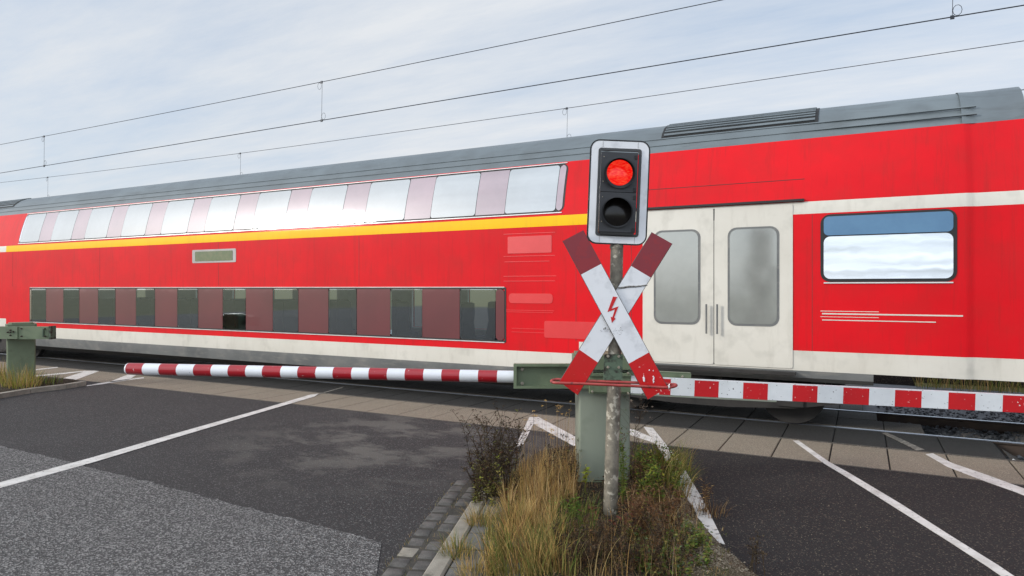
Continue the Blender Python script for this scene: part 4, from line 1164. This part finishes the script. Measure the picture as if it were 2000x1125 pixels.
# ground cover and litter that nobody could count
mb=MB()
scatter(lambda x,y: tuft(mb,x,y,3,.03,R(.05,.12),STRAW+OLIVE+BROWN+GREEN[:1],.004,.9,.8),(960,1330,930,1130),900)
scatter(lambda x,y: tuft(mb,x,y,3,.03,R(.03,.07),OLIVE+GREEN+STRAW,.004,.9,.8),(1230,1420,1010,1130),160)
for k in range(260):
    o=ka+kd*R(-1,Lk+.8)-kn*random.choice([.0,.165,.33])+Vector((R(-.02,.02),R(-.02,.02),0)); tuft(mb,o.x,o.y,2,.02,R(.02,.05),OLIVE+STRAW[:2],.003,.8,.6,zf=lambda x,y:.004)
tag(mb.build('ground_cover',M['plant'],fixn=False),'short mixed grass and moss covering the island soil','grass',kind='stuff')
mb=MB()
LITTER=BROWN+[(.16,.065,.03),(.11,.045,.025),(.24,.14,.07)]
for k in range(900):
    q=at(R(930,1360),R(930,1130),.0)
    if not inside(q.x,q.y,ISL) and R(0,1)<.6: continue
    a=R(0,6.28); leaf(mb,Vector((q.x,q.y,zi(q.x,q.y)+R(.004,.05))),Vector((math.cos(a),math.sin(a),R(-.2,.5))),R(.02,.055),R(.012,.035),vary(random.choice(LITTER+DARK+DARK)))
for px,py in ((1165,1018),(1150,1030),(1235,1022),(1225,1035),(1190,1040),(1255,1040),(990,985),(1000,992),(985,975),(1120,1005),(1105,1000),(1260,905),(1250,915)):
    for k in range(12):
        q=at(px+R(-14,14),py+R(-10,10)); a=R(0,6.28); leaf(mb,Vector((q.x,q.y,zi(q.x,q.y)+R(.01,.12))),Vector((math.cos(a),math.sin(a),R(-.6,.8))),R(.04,.08),R(.03,.05),vary(random.choice([(.13,.045,.028),(.10,.045,.025),(.08,.035,.022)])))
tag(mb.build('fallen_leaves',M['plant'],fixn=False),'brown fallen leaves scattered among the weeds','leaves',kind='stuff')
mb=MB()
for k in range(3600):
    px=R(1200,1500); py=R(985,1130); q=at(px,py,.0)
    lim=1290+(py-985)*1.25
    if px>lim+random.gauss(0,18): continue
    if px<1215+(1130-py)*.4: continue
    stone(mb,q.x,q.y,zi(q.x,q.y)+.002,R(.003,.009) if R(0,1)<.93 else R(.010,.018))
for k in range(120):
    q=G(R(1380,1750),R(960,1125)); stone(mb,q.x,q.y,.003,R(.0025,.006))
for k in range(60):
    q=G(R(150,800),R(850,1110)); stone(mb,q.x,q.y,.006,R(.003,.006))
tag(mb.build('gravel',M['pebble']),'fine sandy gravel spilling from the island onto the right lane','gravel',kind='stuff')
# verge beyond the far track
def zv(x,y): return -.25+.35*min(1,max(0,(y-16.4)/2))
mb=MB()
nx,ny=30,8
for i in range(nx):
    for j in range(ny):
        q=[(1+ (i+a)*1.0,16.4+(j+b)*.5) for a,b in ((0,0),(1,0),(1,1),(0,1))]
        mb.face([(x,y,zv(x,y)+.04*mnoise.noise(Vector((x,y,0)))) for x,y in q])
struct(mb.build('verge',M['earth'],smooth=80))
mb=MB()
for k in range(3600):
    x=R(1.0,7.5); y=R(16.4,18.6); blade(mb,x,y,zv(x,y),R(.2,.55),.012,R(0,6.28),R(.2,.9),vary(random.choice(STRAW+OLIVE+OLIVE+GREEN)),3,.6)
tag(mb.build('verge_grass',M['plant'],fixn=False),'rough yellow grass on the bank beyond the far track','grass',kind='stuff')

# ------------------------------------------------------------------ light, sky, camera
SUN_EL,SUN_AZ=21,228       # azimuth in degrees, clockwise from +Y (behind the camera, to the left)
el=math.radians(SUN_EL); az=math.radians(SUN_AZ)
sd=Vector((math.sin(az)*math.cos(el),math.cos(az)*math.cos(el),math.sin(el)))
sl=bpy.data.lights.new('Sun','SUN'); sl.energy=2.1; sl.angle=math.radians(9); sl.color=(1,.955,.89)
so=bpy.data.objects.new('Sun',sl); COL.objects.link(so); so.rotation_euler=(-sd).to_track_quat('-Z','Y').to_euler(); so.location=(0,0,20)
w=bpy.data.worlds.new('World'); scn.world=w; w.use_nodes=True
n=w.node_tree.nodes; l=w.node_tree.links; bg=n['Background']
sky=n.new('ShaderNodeTexSky'); sky.sky_type='NISHITA'; sky.sun_disc=False; sky.sun_elevation=el; sky.sun_rotation=az
sky.air_density=1.0; sky.dust_density=1.5; sky.ozone_density=1.2
tc=n.new('ShaderNodeTexCoord').outputs['Generated']
sep=n.new('ShaderNodeSeparateXYZ'); l.new(tc,sep.inputs[0])
zc=math_(n,l,'MAXIMUM',math_(n,l,'ADD',sep.outputs[2],.12),.04)
cmb=n.new('ShaderNodeCombineXYZ'); l.new(math_(n,l,'DIVIDE',sep.outputs[0],zc),cmb.inputs[0]); l.new(math_(n,l,'DIVIDE',sep.outputs[1],zc),cmb.inputs[1])
mp=n.new('ShaderNodeMapping'); mp.inputs['Rotation'].default_value=(0,0,math.radians(-35)); mp.inputs['Scale'].default_value=(.55,1.9,1); l.new(cmb.outputs[0],mp.inputs[0])
n1=nnoise(n,l,mp.outputs[0],1.15,10,.66)
mp2=n.new('ShaderNodeMapping'); mp2.inputs['Rotation'].default_value=(0,0,math.radians(-20)); mp2.inputs['Scale'].default_value=(.25,.8,1); l.new(cmb.outputs[0],mp2.inputs[0])
n2=nnoise(n,l,mp2.outputs[0],.7,3,.5)
cov=math_(n,l,'ADD',math_(n,l,'MULTIPLY',n1,.6),math_(n,l,'MULTIPLY',n2,.4))
cov=ramp(n,l,cov,.40,.61)
# thin veil thickening to the west (left of the view)
dt=n.new('ShaderNodeVectorMath'); dt.operation='DOT_PRODUCT'; l.new(tc,dt.inputs[0]); dt.inputs[1].default_value=(-.95,.3,0)
veil=ramp(n,l,dt.outputs['Value'],-.2,1.0)
cc=nmix(n,l,veil,(7.0,7.4,8.0),(7.0,7.25,7.55))
fac=math_(n,l,'MINIMUM',math_(n,l,'ADD',math_(n,l,'MULTIPLY',cov,.66),math_(n,l,'ADD',math_(n,l,'MULTIPLY',veil,.22),.18)),1.0)
# bright sky patch added behind the camera, off the sun, to light the signs
dg=n.new('ShaderNodeVectorMath'); dg.operation='DOT_PRODUCT'; l.new(tc,dg.inputs[0]); dg.inputs[1].default_value=(math.sin(math.radians(178))*.87,math.cos(math.radians(178))*.87,.50)
glow=math_(n,l,'POWER',ramp(n,l,dg.outputs['Value'],-.05,1.0),1.4)
gm=math_(n,l,'ADD',1.0,math_(n,l,'MULTIPLY',glow,1.75))
gc=n.new('ShaderNodeVectorMath'); gc.operation='SCALE'; l.new(cc,gc.inputs[0]); l.new(gm,gc.inputs['Scale']); cc=gc.outputs[0]
skc=nmix(n,l,.62,nmix(n,l,1.0,sky.outputs[0],(1.45,1.45,1.45),'MULTIPLY'),(4.75,5.9,7.6))
col=nmix(n,l,fac,skc,cc)
l.new(col,bg.inputs['Color']); bg.inputs['Strength'].default_value=.112

cd=bpy.data.cameras.new('Camera'); cam=bpy.data.objects.new('Camera',cd); COL.objects.link(cam)
cd.sensor_width=36; cd.lens=F*36/2000; cd.clip_end=3000; cd.clip_start=.05
cam.location=EYE; cam.rotation_euler=(math.radians(90),0,A); scn.camera=cam
vs=scn.view_settings; vs.view_transform='Standard'; vs.look='None'; vs.exposure=0; vs.gamma=1
scn.cycles.max_bounces=6
